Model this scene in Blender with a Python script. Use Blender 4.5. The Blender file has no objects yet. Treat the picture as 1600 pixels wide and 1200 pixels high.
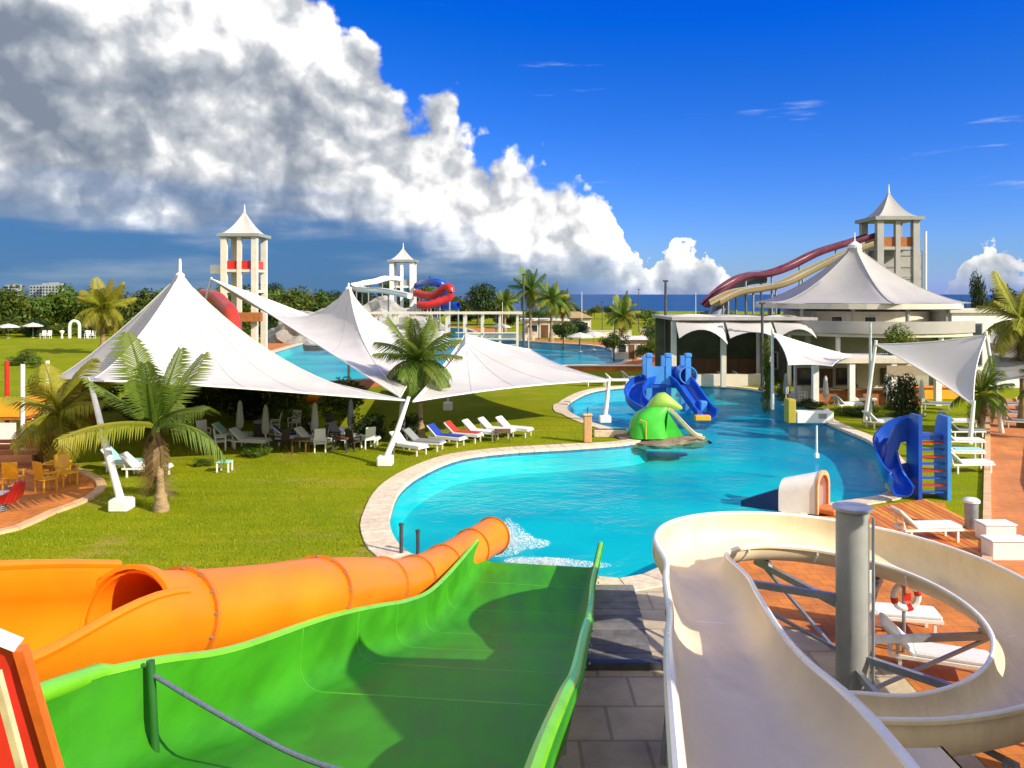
import bpy, bmesh, math, random
import numpy as np
from mathutils import Vector, Matrix, noise as mnoise
from mathutils.geometry import tessellate_polygon
R = math.radians
random.seed(7)
SC = bpy.context.scene
COL = SC.collection
F, HC, HY = 1256.0, 8.0, 460.0     # focal length in photo pixels, eye height, horizon row

# ------------------------------------------------------------------ camera
cam_d = bpy.data.cameras.new('camera'); cam = bpy.data.objects.new('camera', cam_d); COL.objects.link(cam)
cam.location = (0, 0, HC); cam.rotation_euler = (R(90), 0, 0)
cam_d.sensor_width = 36; cam_d.lens = 36 * F / 1600; cam_d.shift_y = -(600 - HY) / 1600
cam_d.clip_start = 0.1; cam_d.clip_end = 120000
SC.camera = cam
SC.view_settings.view_transform = 'Standard'; SC.view_settings.look = 'None'
SC.view_settings.gamma = 1; SC.view_settings.use_curve_mapping = False
SC.view_settings.exposure = 0.45
SC.render.resolution_x, SC.render.resolution_y = 1024, 768
SC.cycles.max_bounces = 8; SC.cycles.transparent_max_bounces = 16
SC.cycles.caustics_reflective = False; SC.cycles.caustics_refractive = False

# ------------------------------------------------------------------ sun + sky
SUN_AZ, SUN_EL = 122, 30           # clockwise from the viewing direction
sd = bpy.data.lights.new('sun', 'SUN'); sun = bpy.data.objects.new('sun', sd); COL.objects.link(sun)
sd.energy = 4.8; sd.angle = R(0.55); sd.color = (1.0, 0.9, 0.74)
SV = Vector((math.sin(R(SUN_AZ)) * math.cos(R(SUN_EL)), math.cos(R(SUN_AZ)) * math.cos(R(SUN_EL)), math.sin(R(SUN_EL))))
sun.rotation_euler = SV.to_track_quat('Z', 'Y').to_euler()
sun.location = SV * 60

W = bpy.data.worlds.new('World'); SC.world = W; W.use_nodes = True
nt = W.node_tree; nt.nodes.clear()
class NT:
    """tiny node-building helper"""
    def __init__(s, tree): s.t = tree
    def n(s, typ, ins=None, **kw):
        nd = s.t.nodes.new(typ)
        for k, v in kw.items(): setattr(nd, k, v)
        for k, v in (ins or {}).items(): s.put(nd.inputs[k], v)
        return nd
    def put(s, sock, v):
        if hasattr(v, 'is_output'): s.t.links.new(v, sock)
        else: sock.default_value = v
    def m(s, op, a, b=0.0, c=0.0, clamp=False):
        nd = s.t.nodes.new('ShaderNodeMath'); nd.operation = op; nd.use_clamp = clamp
        for i, v in enumerate((a, b, c)): s.put(nd.inputs[i], v)
        return nd.outputs[0]
    def vm(s, op, a, b=None):
        nd = s.t.nodes.new('ShaderNodeVectorMath'); nd.operation = op
        s.put(nd.inputs[0], a)
        if b is not None: s.put(nd.inputs[1], b) if op != 'SCALE' else s.put(nd.inputs['Scale'], b)
        return nd.outputs[0]
    def mix(s, f, a, b, bt='MIX'):
        nd = s.t.nodes.new('ShaderNodeMix'); nd.data_type = 'RGBA'; nd.blend_type = bt
        s.put(nd.inputs[0], f); s.put(nd.inputs[6], a); s.put(nd.inputs[7], b)
        return nd.outputs[2]
    def smooth(s, v, a, b, lo=0.0, hi=1.0):
        nd = s.t.nodes.new('ShaderNodeMapRange'); nd.interpolation_type = 'SMOOTHSTEP'
        for i, x in enumerate((v, a, b, lo, hi)): s.put(nd.inputs[i], x)
        return nd.outputs[0]
# cloud relief field: fractal noise and puffs on the view direction
gf = bpy.data.node_groups.new('cloud_field', 'ShaderNodeTree')
gf.interface.new_socket('Vector', in_out='INPUT', socket_type='NodeSocketVector')
gf.interface.new_socket('Value', in_out='OUTPUT', socket_type='NodeSocketFloat')
g = NT(gf); gi = g.n('NodeGroupInput'); go = g.n('NodeGroupOutput')
wp = g.n('ShaderNodeTexNoise', {'Vector': gi.outputs[0], 'Scale': 14.0, 'Detail': 4.0})
v1 = g.vm('ADD', gi.outputs[0], g.vm('SCALE', g.vm('SUBTRACT', wp.outputs['Color'], (0.5, 0.5, 0.5)), 0.06))
n1 = g.n('ShaderNodeTexNoise', {'Vector': v1, 'Scale': 7.5, 'Detail': 5.5, 'Roughness': 0.5})
wp2 = g.n('ShaderNodeTexNoise', {'Vector': gi.outputs[0], 'Scale': 45.0, 'Detail': 3.0})
v2 = g.vm('ADD', v1, g.vm('SCALE', g.vm('SUBTRACT', wp2.outputs['Color'], (0.5, 0.5, 0.5)), 0.022))
p1 = g.n('ShaderNodeTexVoronoi', {'Vector': v2, 'Scale': 20.0}, feature='F1')
p2 = g.n('ShaderNodeTexVoronoi', {'Vector': v2, 'Scale': 52.0}, feature='F1')
f = g.m('ADD', n1.outputs[0], g.m('MULTIPLY', g.m('SUBTRACT', 0.45, p1.outputs['Distance']), 0.30))
f = g.m('ADD', f, g.m('MULTIPLY', g.m('SUBTRACT', 0.45, p2.outputs['Distance']), 0.08))
gf.links.new(f, go.inputs[0])
w = NT(nt)
tc = w.n('ShaderNodeTexCoord'); N = tc.outputs['Generated']
sx = w.n('ShaderNodeSeparateXYZ', {0: N})
DEG = 180 / math.pi
el = w.m('MULTIPLY', w.m('ARCSINE', sx.outputs[2]), DEG)
az = w.m('MULTIPLY', w.m('ARCTAN2', sx.outputs[0], sx.outputs[1]), DEG)
# height of the cloud bank by direction; unseen cover behind added for neutral fill
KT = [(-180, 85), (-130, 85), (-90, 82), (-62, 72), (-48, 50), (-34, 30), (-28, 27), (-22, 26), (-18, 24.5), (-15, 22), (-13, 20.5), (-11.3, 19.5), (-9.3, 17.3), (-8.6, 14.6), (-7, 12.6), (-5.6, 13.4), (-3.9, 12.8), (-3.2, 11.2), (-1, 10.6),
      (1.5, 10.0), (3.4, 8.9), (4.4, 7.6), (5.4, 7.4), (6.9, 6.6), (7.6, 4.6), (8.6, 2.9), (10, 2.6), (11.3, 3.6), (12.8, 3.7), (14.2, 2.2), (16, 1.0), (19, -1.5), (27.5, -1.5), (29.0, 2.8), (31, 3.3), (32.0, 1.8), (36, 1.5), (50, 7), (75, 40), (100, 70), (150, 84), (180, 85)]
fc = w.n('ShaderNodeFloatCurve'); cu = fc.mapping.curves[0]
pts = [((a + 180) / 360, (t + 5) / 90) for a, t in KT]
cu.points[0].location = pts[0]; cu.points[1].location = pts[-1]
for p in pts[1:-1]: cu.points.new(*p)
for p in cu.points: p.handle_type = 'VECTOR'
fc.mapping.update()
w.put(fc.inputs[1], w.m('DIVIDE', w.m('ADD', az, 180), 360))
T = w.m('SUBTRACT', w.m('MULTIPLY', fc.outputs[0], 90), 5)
amp = w.m('MINIMUM', w.m('MAXIMUM', w.m('MULTIPLY', T, 0.36), 0.9), 5.2)
def field(vec):
    nd = nt.nodes.new('ShaderNodeGroup'); nd.node_tree = gf; nt.links.new(vec, nd.inputs[0]) if hasattr(vec, 'is_output') else None
    return nd.outputs[0]
f0 = field(N)
f1 = field(w.vm('ADD', N, (0.012, 0.0, 0.013)))
f2 = field(w.vm('ADD', N, (0.050, 0.0, 0.045)))
fz = w.m('MULTIPLY', w.m('SUBTRACT', f0, 0.47), 3.0)
fine = w.n('ShaderNodeTexNoise', {'Vector': N, 'Scale': 42.0, 'Detail': 5.0, 'Roughness': 0.55})
fz = w.m('ADD', fz, w.m('MULTIPLY', w.m('MULTIPLY', w.m('SUBTRACT', fine.outputs[0], 0.5), 5.5), w.smooth(T, 3.0, 9.0, 1.0, 0.0)))
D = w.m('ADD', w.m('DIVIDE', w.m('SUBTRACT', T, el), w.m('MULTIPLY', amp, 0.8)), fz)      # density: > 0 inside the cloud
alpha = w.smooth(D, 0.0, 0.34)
# relief light: compare the field with the field a little towards the sun
Lr = w.m('ADD', w.m('MULTIPLY', w.m('SUBTRACT', f0, f1), 1.5), w.m('MULTIPLY', w.m('SUBTRACT', f0, f2), 1.5))
shell = w.smooth(D, 0.2, 4.6, 1.0, 0.0)                             # the sunny outer shell
big = w.n('ShaderNodeTexNoise', {'Vector': w.vm('MULTIPLY', N, (1.0, 1.0, 1.6)), 'Scale': 4.6, 'Detail': 4.0, 'Roughness': 0.55})
inner = w.smooth(big.outputs[0], 0.34, 0.70, -0.04, 0.46)
sdot = w.n('ShaderNodeVectorMath', {0: N, 1: tuple(SV)}, operation='DOT_PRODUCT').outputs['Value']
glow = w.smooth(sdot, 0.0, 0.95, 0.0, 0.55)                         # clouds towards the sun, mostly out of view, brightened to add fill
light = w.m('ADD', glow, w.m('ADD', w.m('ADD', w.m('ADD', w.m('MULTIPLY', shell, 0.46), inner), Lr), 0.22), clamp=True)
ramp = w.n('ShaderNodeValToRGB', {0: light}); cr_ = ramp.color_ramp
cr_.elements[0].position = 0.0; cr_.elements[0].color = (0.17, 0.205, 0.265, 1)
cr_.elements[1].position = 1.0; cr_.elements[1].color = (1.15, 1.12, 1.07, 1)
for pos, c in ((0.3, (0.27, 0.30, 0.35, 1)), (0.6, (0.46, 0.48, 0.51, 1)), (0.82, (0.74, 0.735, 0.73, 1))):
    e = cr_.elements.new(pos); e.color = c
# soft cloud base; under the bank hangs a slate-blue rain curtain
bn = w.n('ShaderNodeTexNoise', {'Vector': w.vm('MULTIPLY', N, (2.2, 2.2, 14.0)), 'Scale': 2.0, 'Detail': 5.0})
base = w.m('MULTIPLY', w.smooth(az, 9.0, -16.0, 1.4, 5.4), w.smooth(az, 10.5, 5.0))
bl = w.m('ADD', w.m('SUBTRACT', el, base), w.m('MULTIPLY', w.m('SUBTRACT', bn.outputs[0], 0.5), 7.5))
abase = w.smooth(bl, -2.4, 2.6)
rain = w.mix(w.smooth(bn.outputs[0], 0.42, 0.72), (0.040, 0.125, 0.27, 1), (0.20, 0.27, 0.36, 1))
raina = w.m('MULTIPLY', w.m('MULTIPLY', alpha, w.smooth(az, 11.0, 0.0)), 0.93)
sky = w.n('ShaderNodeTexSky', sky_type='NISHITA', sun_disc=False, sun_elevation=R(SUN_EL), sun_rotation=R(SUN_AZ),
          altitude=0.0, air_density=1.0, dust_density=0.3, ozone_density=3.0)
hs = w.n('ShaderNodeHueSaturation', {'Saturation': 1.32, 'Value': 1.0, 'Color': sky.outputs[0]})
# thin high wisps
wv = w.n('ShaderNodeTexNoise', {'Vector': w.vm('MULTIPLY', N, (2.2, 2.2, 21.0)), 'Scale': 2.3, 'Detail': 7.0, 'Roughness': 0.6})
wisp = w.m('MULTIPLY', w.smooth(wv.outputs[0], 0.62, 0.80), w.smooth(el, 2.0, 8.0, 0.0, 0.5))
SKYS = 0.085
skc = w.mix(wisp, w.vm('MAXIMUM', w.vm('MULTIPLY', w.vm('SUBTRACT', w.vm('MULTIPLY', w.vm('SCALE', hs.outputs[0], SKYS), (0.74, 0.96, 1.26)), (0.03, 0.035, 0.0)), (0.75, 0.83, 1.19)), (0.001, 0.02, 0.56)), (0.56, 0.60, 0.66, 1))
cl = w.mix(abase, w.mix(raina, skc, rain), ramp.outputs[0])
am = w.m('MULTIPLY', alpha, w.m('MAXIMUM', abase, 0.96))
final = w.mix(am, skc, cl)
# the bright sky keeps the strength of the sky (0.1); colours above are divided by it
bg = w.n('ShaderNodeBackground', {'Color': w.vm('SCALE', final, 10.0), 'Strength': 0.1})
W.cycles.sampling_method = 'MANUAL'; W.cycles.sample_map_resolution = 512
wo = w.n('ShaderNodeOutputWorld', {'Surface': bg.outputs[0]})

# ------------------------------------------------------------------ helpers
def at(px, py, d): return Vector(((px - 800) / F * d, d, HC - (py - HY) / F * d))
def gp(px, py, z=0.0):
    d = (HC - z) * F / (py - HY); return Vector(((px - 800) / F * d, d, z))
ORD = ['first', 'second', 'third', 'fourth', 'fifth', 'sixth', 'seventh', 'eighth', 'ninth', 'tenth', 'eleventh', 'twelfth', 'thirteenth', 'fourteenth', 'fifteenth', 'sixteenth', 'seventeenth', 'eighteenth', 'nineteenth', 'twentieth']
def props(o, label=None, cat=None, group=None, kind=None):
    if label: o['label'] = label
    if cat: o['category'] = cat
    if group: o['group'] = group
    if kind: o['kind'] = kind
    return o
def thing(name, label, cat, loc=(0, 0, 0), rz=0, group=None):
    o = bpy.data.objects.new(name, None); COL.objects.link(o); o.empty_display_size = 0.2
    o.location = loc; o.rotation_euler = (0, 0, rz)
    return props(o, label, cat, group)
def copy_tree(o, parent=None):
    c = o.copy(); COL.objects.link(c); c.parent = parent
    for ch in list(o.children): copy_tree(ch, c)
    return c
def wloc(p):
    v = Vector((0, 0, 0))
    while p is not None: v = v + p.location; p = p.parent
    return v
class MB:
    """collects geometry, then links it as ONE mesh object"""
    def __init__(s): s.v = []; s.f = []
    def add(s, vs, fs):
        b = len(s.v); s.v += [tuple(v) for v in vs]; s.f += [tuple(i + b for i in f) for f in fs]; return s
    def box(s, c, size, rz=0, rx=0, ry=0, bev=0.0):
        hx, hy, hz = size[0] / 2, size[1] / 2, size[2] / 2
        M = Matrix.Rotation(rz, 3, 'Z') @ Matrix.Rotation(ry, 3, 'Y') @ Matrix.Rotation(rx, 3, 'X')
        c = Vector(c)
        if bev <= 0:
            vs = [c + M @ Vector((x, y, z)) for x in (-hx, hx) for y in (-hy, hy) for z in (-hz, hz)]
            return s.add(vs, [(0, 1, 3, 2), (4, 6, 7, 5), (0, 4, 5, 1), (2, 3, 7, 6), (0, 2, 6, 4), (1, 5, 7, 3)])
        b = min(bev, hx * .9, hy * .9, hz * .9); vs = []; fs = []
        ring = [(hx - b, -hy), (hx, -hy + b), (hx, hy - b), (hx - b, hy), (-hx + b, hy), (-hx, hy - b), (-hx, -hy + b), (-hx + b, -hy)]
        def sc(k): return [((1 if x > 0 else -1) * (abs(x) - k), (1 if y > 0 else -1) * (abs(y) - k)) for x, y in ring]
        for z, k in ((-hz, b), (-hz + b, 0), (hz - b, 0), (hz, b)):
            vs += [c + M @ Vector((x, y, z)) for x, y in sc(k)]
        for l in range(3):
            for i in range(8): fs.append((l * 8 + i, l * 8 + (i + 1) % 8, l * 8 + 8 + (i + 1) % 8, l * 8 + 8 + i))
        fs.append(tuple(range(7, -1, -1))); fs.append(tuple(range(24, 32)))
        return s.add(vs, fs)
    def tube(s, pts, r, n=10, caps=True):
        pts = [Vector(p) for p in pts]; rs = r if isinstance(r, (list, tuple)) else [r] * len(pts)
        vs = []; fs = []; ref = None
        for i, p in enumerate(pts):
            t = (pts[min(i + 1, len(pts) - 1)] - pts[max(i - 1, 0)]).normalized()
            if ref is None:
                ref = Vector((0, 0, 1)) if abs(t.z) < 0.9 else Vector((1, 0, 0))
            a = (ref - t * ref.dot(t)).normalized(); b = t.cross(a); ref = a
            vs += [p + (a * math.cos(2 * math.pi * k / n) + b * math.sin(2 * math.pi * k / n)) * rs[i] for k in range(n)]
        for i in range(len(pts) - 1):
            for k in range(n): fs.append((i * n + k, i * n + (k + 1) % n, (i + 1) * n + (k + 1) % n, (i + 1) * n + k))
        if caps: fs.append(tuple(range(n - 1, -1, -1))); fs.append(tuple((len(pts) - 1) * n + k for k in range(n)))
        return s.add(vs, fs)
    def bar(s, a, b, w, h=None):
        a = Vector(a); b = Vector(b); t = (b - a).normalized(); h = h or w
        up = Vector((0, 0, 1)) if abs(t.z) < 0.95 else Vector((0, 1, 0))
        x = t.cross(up).normalized() * (w / 2); y = x.cross(t).normalized() * (h / 2)
        vs = [p + i * x + j * y for p in (a, b) for i, j in ((-1, -1), (1, -1), (1, 1), (-1, 1))]
        return s.add(vs, [(3, 2, 1, 0), (4, 5, 6, 7), (0, 1, 5, 4), (1, 2, 6, 5), (2, 3, 7, 6), (3, 0, 4, 7)])
    def lathe(s, prof, c=(0, 0, 0), n=24, caps=False):
        c = Vector(c); vs = []; fs = []
        for r, z in prof: vs += [c + Vector((r * math.cos(2 * math.pi * k / n), r * math.sin(2 * math.pi * k / n), z)) for k in range(n)]
        for i in range(len(prof) - 1):
            for k in range(n): fs.append((i * n + k, i * n + (k + 1) % n, (i + 1) * n + (k + 1) % n, (i + 1) * n + k))
        if caps: fs.append(tuple(range(n - 1, -1, -1))); fs.append(tuple((len(prof) - 1) * n + k for k in range(n)))
        return s.add(vs, fs)
    def prism(s, poly, z0, z1):
        n = len(poly); vs = [(p[0], p[1], z0) for p in poly] + [(p[0], p[1], z1) for p in poly]
        tri = tessellate_polygon([[Vector((p[0], p[1], 0)) for p in poly]])
        def o(t, up):
            a, b, c = [Vector((poly[i][0], poly[i][1], 0)) for i in t]
            return t if ((b - a).cross(c - a).z > 0) == up else t[::-1]
        fs = [tuple(i + n for i in o(tuple(t), True)) for t in tri] + [o(tuple(t), False) for t in tri]
        fs += [(i, (i + 1) % n, n + (i + 1) % n, n + i) for i in range(n)]
        return s.add(vs, fs)
    def grid(s, rows, close=False):
        """rows: list of equal-length point rows"""
        m = len(rows[0]); vs = [p for r in rows for p in r]; fs = []
        for i in range(len(rows) - 1):
            for k in range(m if close else m - 1): fs.append((i * m + k, i * m + (k + 1) % m, (i + 1) * m + (k + 1) % m, (i + 1) * m + k))
        return s.add(vs, fs)
    def mesh(s, name, mat, smooth=False, off=Vector((0, 0, 0))):
        me = bpy.data.meshes.new(name)
        me.from_pydata([(v[0] - off.x, v[1] - off.y, v[2] - off.z) for v in s.v], [], s.f)
        me.materials.append(mat)
        if smooth:
            me.polygons.foreach_set('use_smooth', [True] * len(me.polygons))
            try: me.set_sharp_from_angle(angle=R(smooth if smooth is not True else 38))
            except Exception: pass
        me.update(); return me
    def build(s, name, mat, parent=None, smooth=False, world=False, fix=True):
        """world=True: coordinates are world ones, moved into the parent's frame"""
        me = s.mesh(name, mat, smooth, wloc(parent) if world else Vector((0, 0, 0)))
        if fix:
            bm = bmesh.new(); bm.from_mesh(me); bmesh.ops.recalc_face_normals(bm, faces=bm.faces); bm.to_mesh(me); bm.free()
        o = bpy.data.objects.new(name, me); COL.objects.link(o); o.parent = parent
        return o
def link(name, me, parent=None, loc=(0, 0, 0), rot=(0, 0, 0), scale=None):
    o = bpy.data.objects.new(name, me); COL.objects.link(o); o.parent = parent; o.location = loc; o.rotation_euler = rot
    if scale is not None: o.scale = scale if isinstance(scale, (tuple, list, Vector)) else (scale,) * 3
    return o
def cr(pts, n=8, closed=False):
    """Catmull-Rom through the points"""
    P = [Vector(p) for p in pts]; out = []; m = len(P)
    for i in range(m if closed else m - 1):
        if closed: a, b, c, d = P[(i - 1) % m], P[i], P[(i + 1) % m], P[(i + 2) % m]
        else: a, b, c, d = P[max(i - 1, 0)], P[i], P[i + 1], P[min(i + 2, m - 1)]
        for k in range(n):
            t = k / n
            out.append(0.5 * ((2 * b) + (c - a) * t + (2 * a - 5 * b + 4 * c - d) * t * t + (3 * b - a - 3 * c + d) * t ** 3))
    if not closed: out.append(P[-1])
    return out
def frames(path):
    fr = []
    for i, p in enumerate(path):
        t = (path[min(i + 1, len(path) - 1)] - path[max(i - 1, 0)]).normalized()
        side = t.cross(Vector((0, 0, 1))).normalized(); up = side.cross(t).normalized()
        fr.append((p, side, up, t))
    return fr
def sweep(fr, prof, caps=True):
    """closed profile (u sideways to the right, v up) along frames"""
    m = MB(); rows = []
    for i, (p, s_, u_, t_) in enumerate(fr):
        pr = prof(i) if callable(prof) else prof
        k = len(pr); rows.append([p + s_ * a + u_ * b for a, b in pr])
    m.grid(rows, close=True)
    if caps:
        n = len(rows)
        tri = tessellate_polygon([[Vector((a, b, 0)) for a, b in (prof(0) if callable(prof) else prof)]])
        for t in tri:
            m.f.append(tuple(t)); m.f.append(tuple(i + (n - 1) * k for i in t))
    return m
def chute(w, hl, hr, r=0.25, th=0.05, lip=0.12, lt=0.06):
    """open flume: flat floor, rounded corners, walls with rolled rims"""
    inn = [(-w / 2, hl)]
    inn += [(-w / 2 + r - r * math.cos(a), r - r * math.sin(a)) for a in [math.pi / 2 * k / 5 for k in range(6)]]
    inn += [(-w / 2 + r + (w - 2 * r) * k / 6, 0) for k in range(1, 6)]
    inn += [(w / 2 - r + r * math.sin(a), r - r * math.cos(a)) for a in [math.pi / 2 * k / 5 for k in range(6)]]
    inn += [(w / 2, hr)]
    out = [(w / 2 + lip, hr), (w / 2 + lip, hr - lt), (w / 2 + th, hr - lt), (w / 2 + th, r)]
    out += [(w / 2 - r + (r + th) * math.sin(a), r - (r + th) * math.cos(a)) for a in [math.pi / 2 * k / 5 for k in range(4, -1, -1)]]
    out += [(-w / 2 + r - (r + th) * math.sin(a), r - (r + th) * math.cos(a)) for a in [math.pi / 2 * k / 5 for k in range(0, 5)]]
    out += [(-w / 2 - th, r), (-w / 2 - th, hl - lt), (-w / 2 - lip, hl - lt), (-w / 2 - lip, hl)]
    return inn + out

# ------------------------------------------------------------------ materials
MATS = {}
def pm(name, col, rough=0.5, var=0.12, scale=6.0, bump=0.0, bscale=None, metal=0.0, col2=None, spec=0.5, trans=0.0, coat=0.0, rnd=0.0, detail=5.0, stretch=None, world=False, dirt=0.0, tile=None):
    """Principled with procedural colour variation, wear and fine relief"""
    if name in MATS: return MATS[name]
    m = bpy.data.materials.new(name); m.use_nodes = True; t = m.node_tree; t.nodes.clear(); h = NT(t)
    if world: vec = h.n('ShaderNodeNewGeometry').outputs['Position']
    else: vec = h.n('ShaderNodeTexCoord').outputs['Object']
    if stretch: vec = h.vm('MULTIPLY', vec, stretch)
    nz = h.n('ShaderNodeTexNoise', {'Vector': vec, 'Scale': scale, 'Detail': detail, 'Roughness': 0.6})
    c1 = tuple(c * (1 - var) for c in col) + (1,); c2 = (tuple(col2) if col2 else tuple(min(1, c * (1 + var)) for c in col)) + (1,)
    c = h.mix(h.smooth(nz.outputs[0], 0.3, 0.7), c1, c2)
    if dirt:
        dn = h.n('ShaderNodeTexNoise', {'Vector': h.vm('MULTIPLY', vec, (1, 1, 0.35)), 'Scale': scale * 0.37, 'Detail': 8.0, 'Roughness': 0.7})
        c = h.mix(h.smooth(dn.outputs[0], 0.5, 0.75, 0.0, dirt), c, tuple(x * 0.45 + 0.03 for x in col) + (1,))
    if tile:
        br = h.n('ShaderNodeTexBrick', {'Vector': vec, 'Color1': (1, 1, 1, 1), 'Color2': (.84, .82, .8, 1), 'Mortar': (.55, .52, .5, 1), 'Scale': 1.0, 'Mortar Size': tile * .03, 'Brick Width': tile, 'Row Height': tile})
        c = h.mix(0.8, c, br.outputs['Color'], 'MULTIPLY')
    if rnd:
        oi = h.n('ShaderNodeObjectInfo')
        hsn = h.n('ShaderNodeHueSaturation', {'Hue': h.m('ADD', 0.5, h.m('MULTIPLY', h.m('SUBTRACT', oi.outputs['Random'], 0.5), rnd * 0.12)),
                  'Value': h.m('ADD', 1 - rnd / 2, h.m('MULTIPLY', oi.outputs['Random'], rnd)), 'Color': c})
        c = hsn.outputs[0]
    rg = h.smooth(nz.outputs[0], 0.2, 0.8, max(0.02, rough - 0.08), min(1, rough + 0.08))
    bs = h.n('ShaderNodeBsdfPrincipled', {'Base Color': c, 'Roughness': rg, 'Metallic': metal, 'Specular IOR Level': spec, 'Coat Weight': coat, 'Coat Roughness': 0.15})
    if bump:
        bn_ = h.n('ShaderNodeTexNoise', {'Vector': vec, 'Scale': bscale or scale * 6, 'Detail': 4.0})
        bp = h.n('ShaderNodeBump', {'Height': bn_.outputs[0], 'Strength': bump, 'Distance': 0.05}); t.links.new(bp.outputs[0], bs.inputs['Normal'])
    out = h.n('ShaderNodeOutputMaterial')
    if trans:
        tr = h.n('ShaderNodeBsdfTranslucent', {'Color': c}); mx = h.n('ShaderNodeMixShader', {0: trans, 1: bs.outputs[0], 2: tr.outputs[0]})
        t.links.new(mx.outputs[0], out.inputs[0])
    else: t.links.new(bs.outputs[0], out.inputs[0])
    MATS[name] = m; return m
def mat_water(name, tint, wscale=1.6, wstr=0.25):
    m = bpy.data.materials.new(name); m.use_nodes = True; t = m.node_tree; t.nodes.clear(); h = NT(t)
    P = h.n('ShaderNodeNewGeometry').outputs['Position']
    a = h.n('ShaderNodeTexNoise', {'Vector': P, 'Scale': wscale, 'Detail': 4.0, 'Distortion': 0.6})
    b = h.n('ShaderNodeTexNoise', {'Vector': P, 'Scale': wscale * 4.3, 'Detail': 3.0})
    hh = h.m('ADD', a.outputs[0], h.m('MULTIPLY', b.outputs[0], 0.35))
    cal = h.n('ShaderNodeTexNoise', {'Vector': h.vm('MULTIPLY', P, (0.6, 1.3, 1.0)), 'Scale': 0.16, 'Detail': 3.0})      # calm and ruffled patches
    hh = h.m('MULTIPLY', hh, h.smooth(cal.outputs[0], 0.36, 0.66, 0.25, 1.5))
    bp = h.n('ShaderNodeBump', {'Height': hh, 'Strength': wstr, 'Distance': 0.25})
    inc = h.n('ShaderNodeNewGeometry').outputs['Incoming']; dt = h.n('ShaderNodeVectorMath', {0: inc, 1: bp.outputs[0]}, operation='DOT_PRODUCT').outputs['Value']
    sch = h.m('ADD', 0.02, h.m('MULTIPLY', h.m('POWER', h.m('SUBTRACT', 1.0, h.m('ABSOLUTE', dt), clamp=True), 5.0), 0.98), clamp=True)   # Schlick, same from both sides
    gl = h.n('ShaderNodeBsdfGlossy', {'Roughness': 0.06}); t.links.new(bp.outputs[0], gl.inputs['Normal'])
    tr = h.n('ShaderNodeBsdfTransparent', {'Color': tint + (1,)})
    mx = h.n('ShaderNodeMixShader', {0: h.m('MULTIPLY', sch, 0.34), 1: tr.outputs[0], 2: gl.outputs[0]})
    o = h.n('ShaderNodeOutputMaterial', {0: mx.outputs[0]}); return m
def mat_lawn():
    m = bpy.data.materials.new('lawn'); m.use_nodes = True; t = m.node_tree; t.nodes.clear(); h = NT(t)
    P = h.n('ShaderNodeNewGeometry').outputs['Position']
    a = h.n('ShaderNodeTexNoise', {'Vector': P, 'Scale': 0.16, 'Detail': 5.0, 'Roughness': 0.6})
    b = h.n('ShaderNodeTexNoise', {'Vector': P, 'Scale': 1.1, 'Detail': 6.0, 'Roughness': 0.7})
    c = h.n('ShaderNodeTexNoise', {'Vector': P, 'Scale': 14.0, 'Detail': 4.0})
    col = h.mix(h.smooth(a.outputs[0], 0.35, 0.68), (0.225, 0.28, 0.004, 1), (0.33, 0.33, 0.006, 1))
    col = h.mix(h.smooth(b.outputs[0], 0.45, 0.75, 0, 0.55), col, (0.38, 0.32, 0.02, 1))
    col = h.mix(h.smooth(c.outputs[0], 0.3, 0.7, 0.0, 0.5), col, (0.10, 0.15, 0.006, 1))
    d = h.n('ShaderNodeTexNoise', {'Vector': P, 'Scale': 0.33, 'Detail': 7.0, 'Roughness': 0.72})
    col = h.mix(h.smooth(d.outputs[0], 0.53, 0.68, 0.0, 0.8), col, (0.36, 0.27, 0.06, 1))     # dry worn patches
    e = h.n('ShaderNodeTexNoise', {'Vector': h.vm('MULTIPLY', P, (0.25, 1.6, 1.0)), 'Scale': 1.0, 'Detail': 4.0})
    col = h.mix(h.smooth(e.outputs[0], 0.35, 0.65, 0.0, 0.35), col, (0.11, 0.19, 0.006, 1))
    bp = h.n('ShaderNodeBump', {'Height': c.outputs[0], 'Strength': 0.8, 'Distance': 0.08})
    bs = h.n('ShaderNodeBsdfPrincipled', {'Base Color': col, 'Roughness': 0.95, 'Specular IOR Level': 0.04, 'Normal': bp.outputs[0]})
    h.n('ShaderNodeOutputMaterial', {0: bs.outputs[0]}); return m
def mat_leaf(name, c1, c2, rnd=0.5):
    m = bpy.data.materials.new(name); m.use_nodes = True; t = m.node_tree; t.nodes.clear(); h = NT(t)
    ob = h.n('ShaderNodeTexCoord').outputs['Object']
    a = h.n('ShaderNodeTexNoise', {'Vector': ob, 'Scale': 1.7, 'Detail': 4.0})
    col = h.mix(h.smooth(a.outputs[0], 0.35, 0.66), c1 + (1,), c2 + (1,))
    oi = h.n('ShaderNodeObjectInfo')
    hsn = h.n('ShaderNodeHueSaturation', {'Hue': h.m('ADD', 0.485, h.m('MULTIPLY', oi.outputs['Random'], 0.03)), 'Value': h.m('ADD', 1 - rnd / 2, h.m('MULTIPLY', oi.outputs['Random'], rnd)), 'Color': col})
    bs = h.n('ShaderNodeBsdfPrincipled', {'Base Color': hsn.outputs[0], 'Roughness': 0.55, 'Specular IOR Level': 0.3})
    tr = h.n('ShaderNodeBsdfTranslucent', {'Color': hsn.outputs[0]})
    mx = h.n('ShaderNodeMixShader', {0: 0.35, 1: bs.outputs[0], 2: tr.outputs[0]})
    h.n('ShaderNodeOutputMaterial', {0: mx.outputs[0]}); return m
M_LAWN = mat_lawn()
M_WATER = mat_water('pool_water', (0.40, 0.93, 0.94), 1.1, 0.5)
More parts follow.
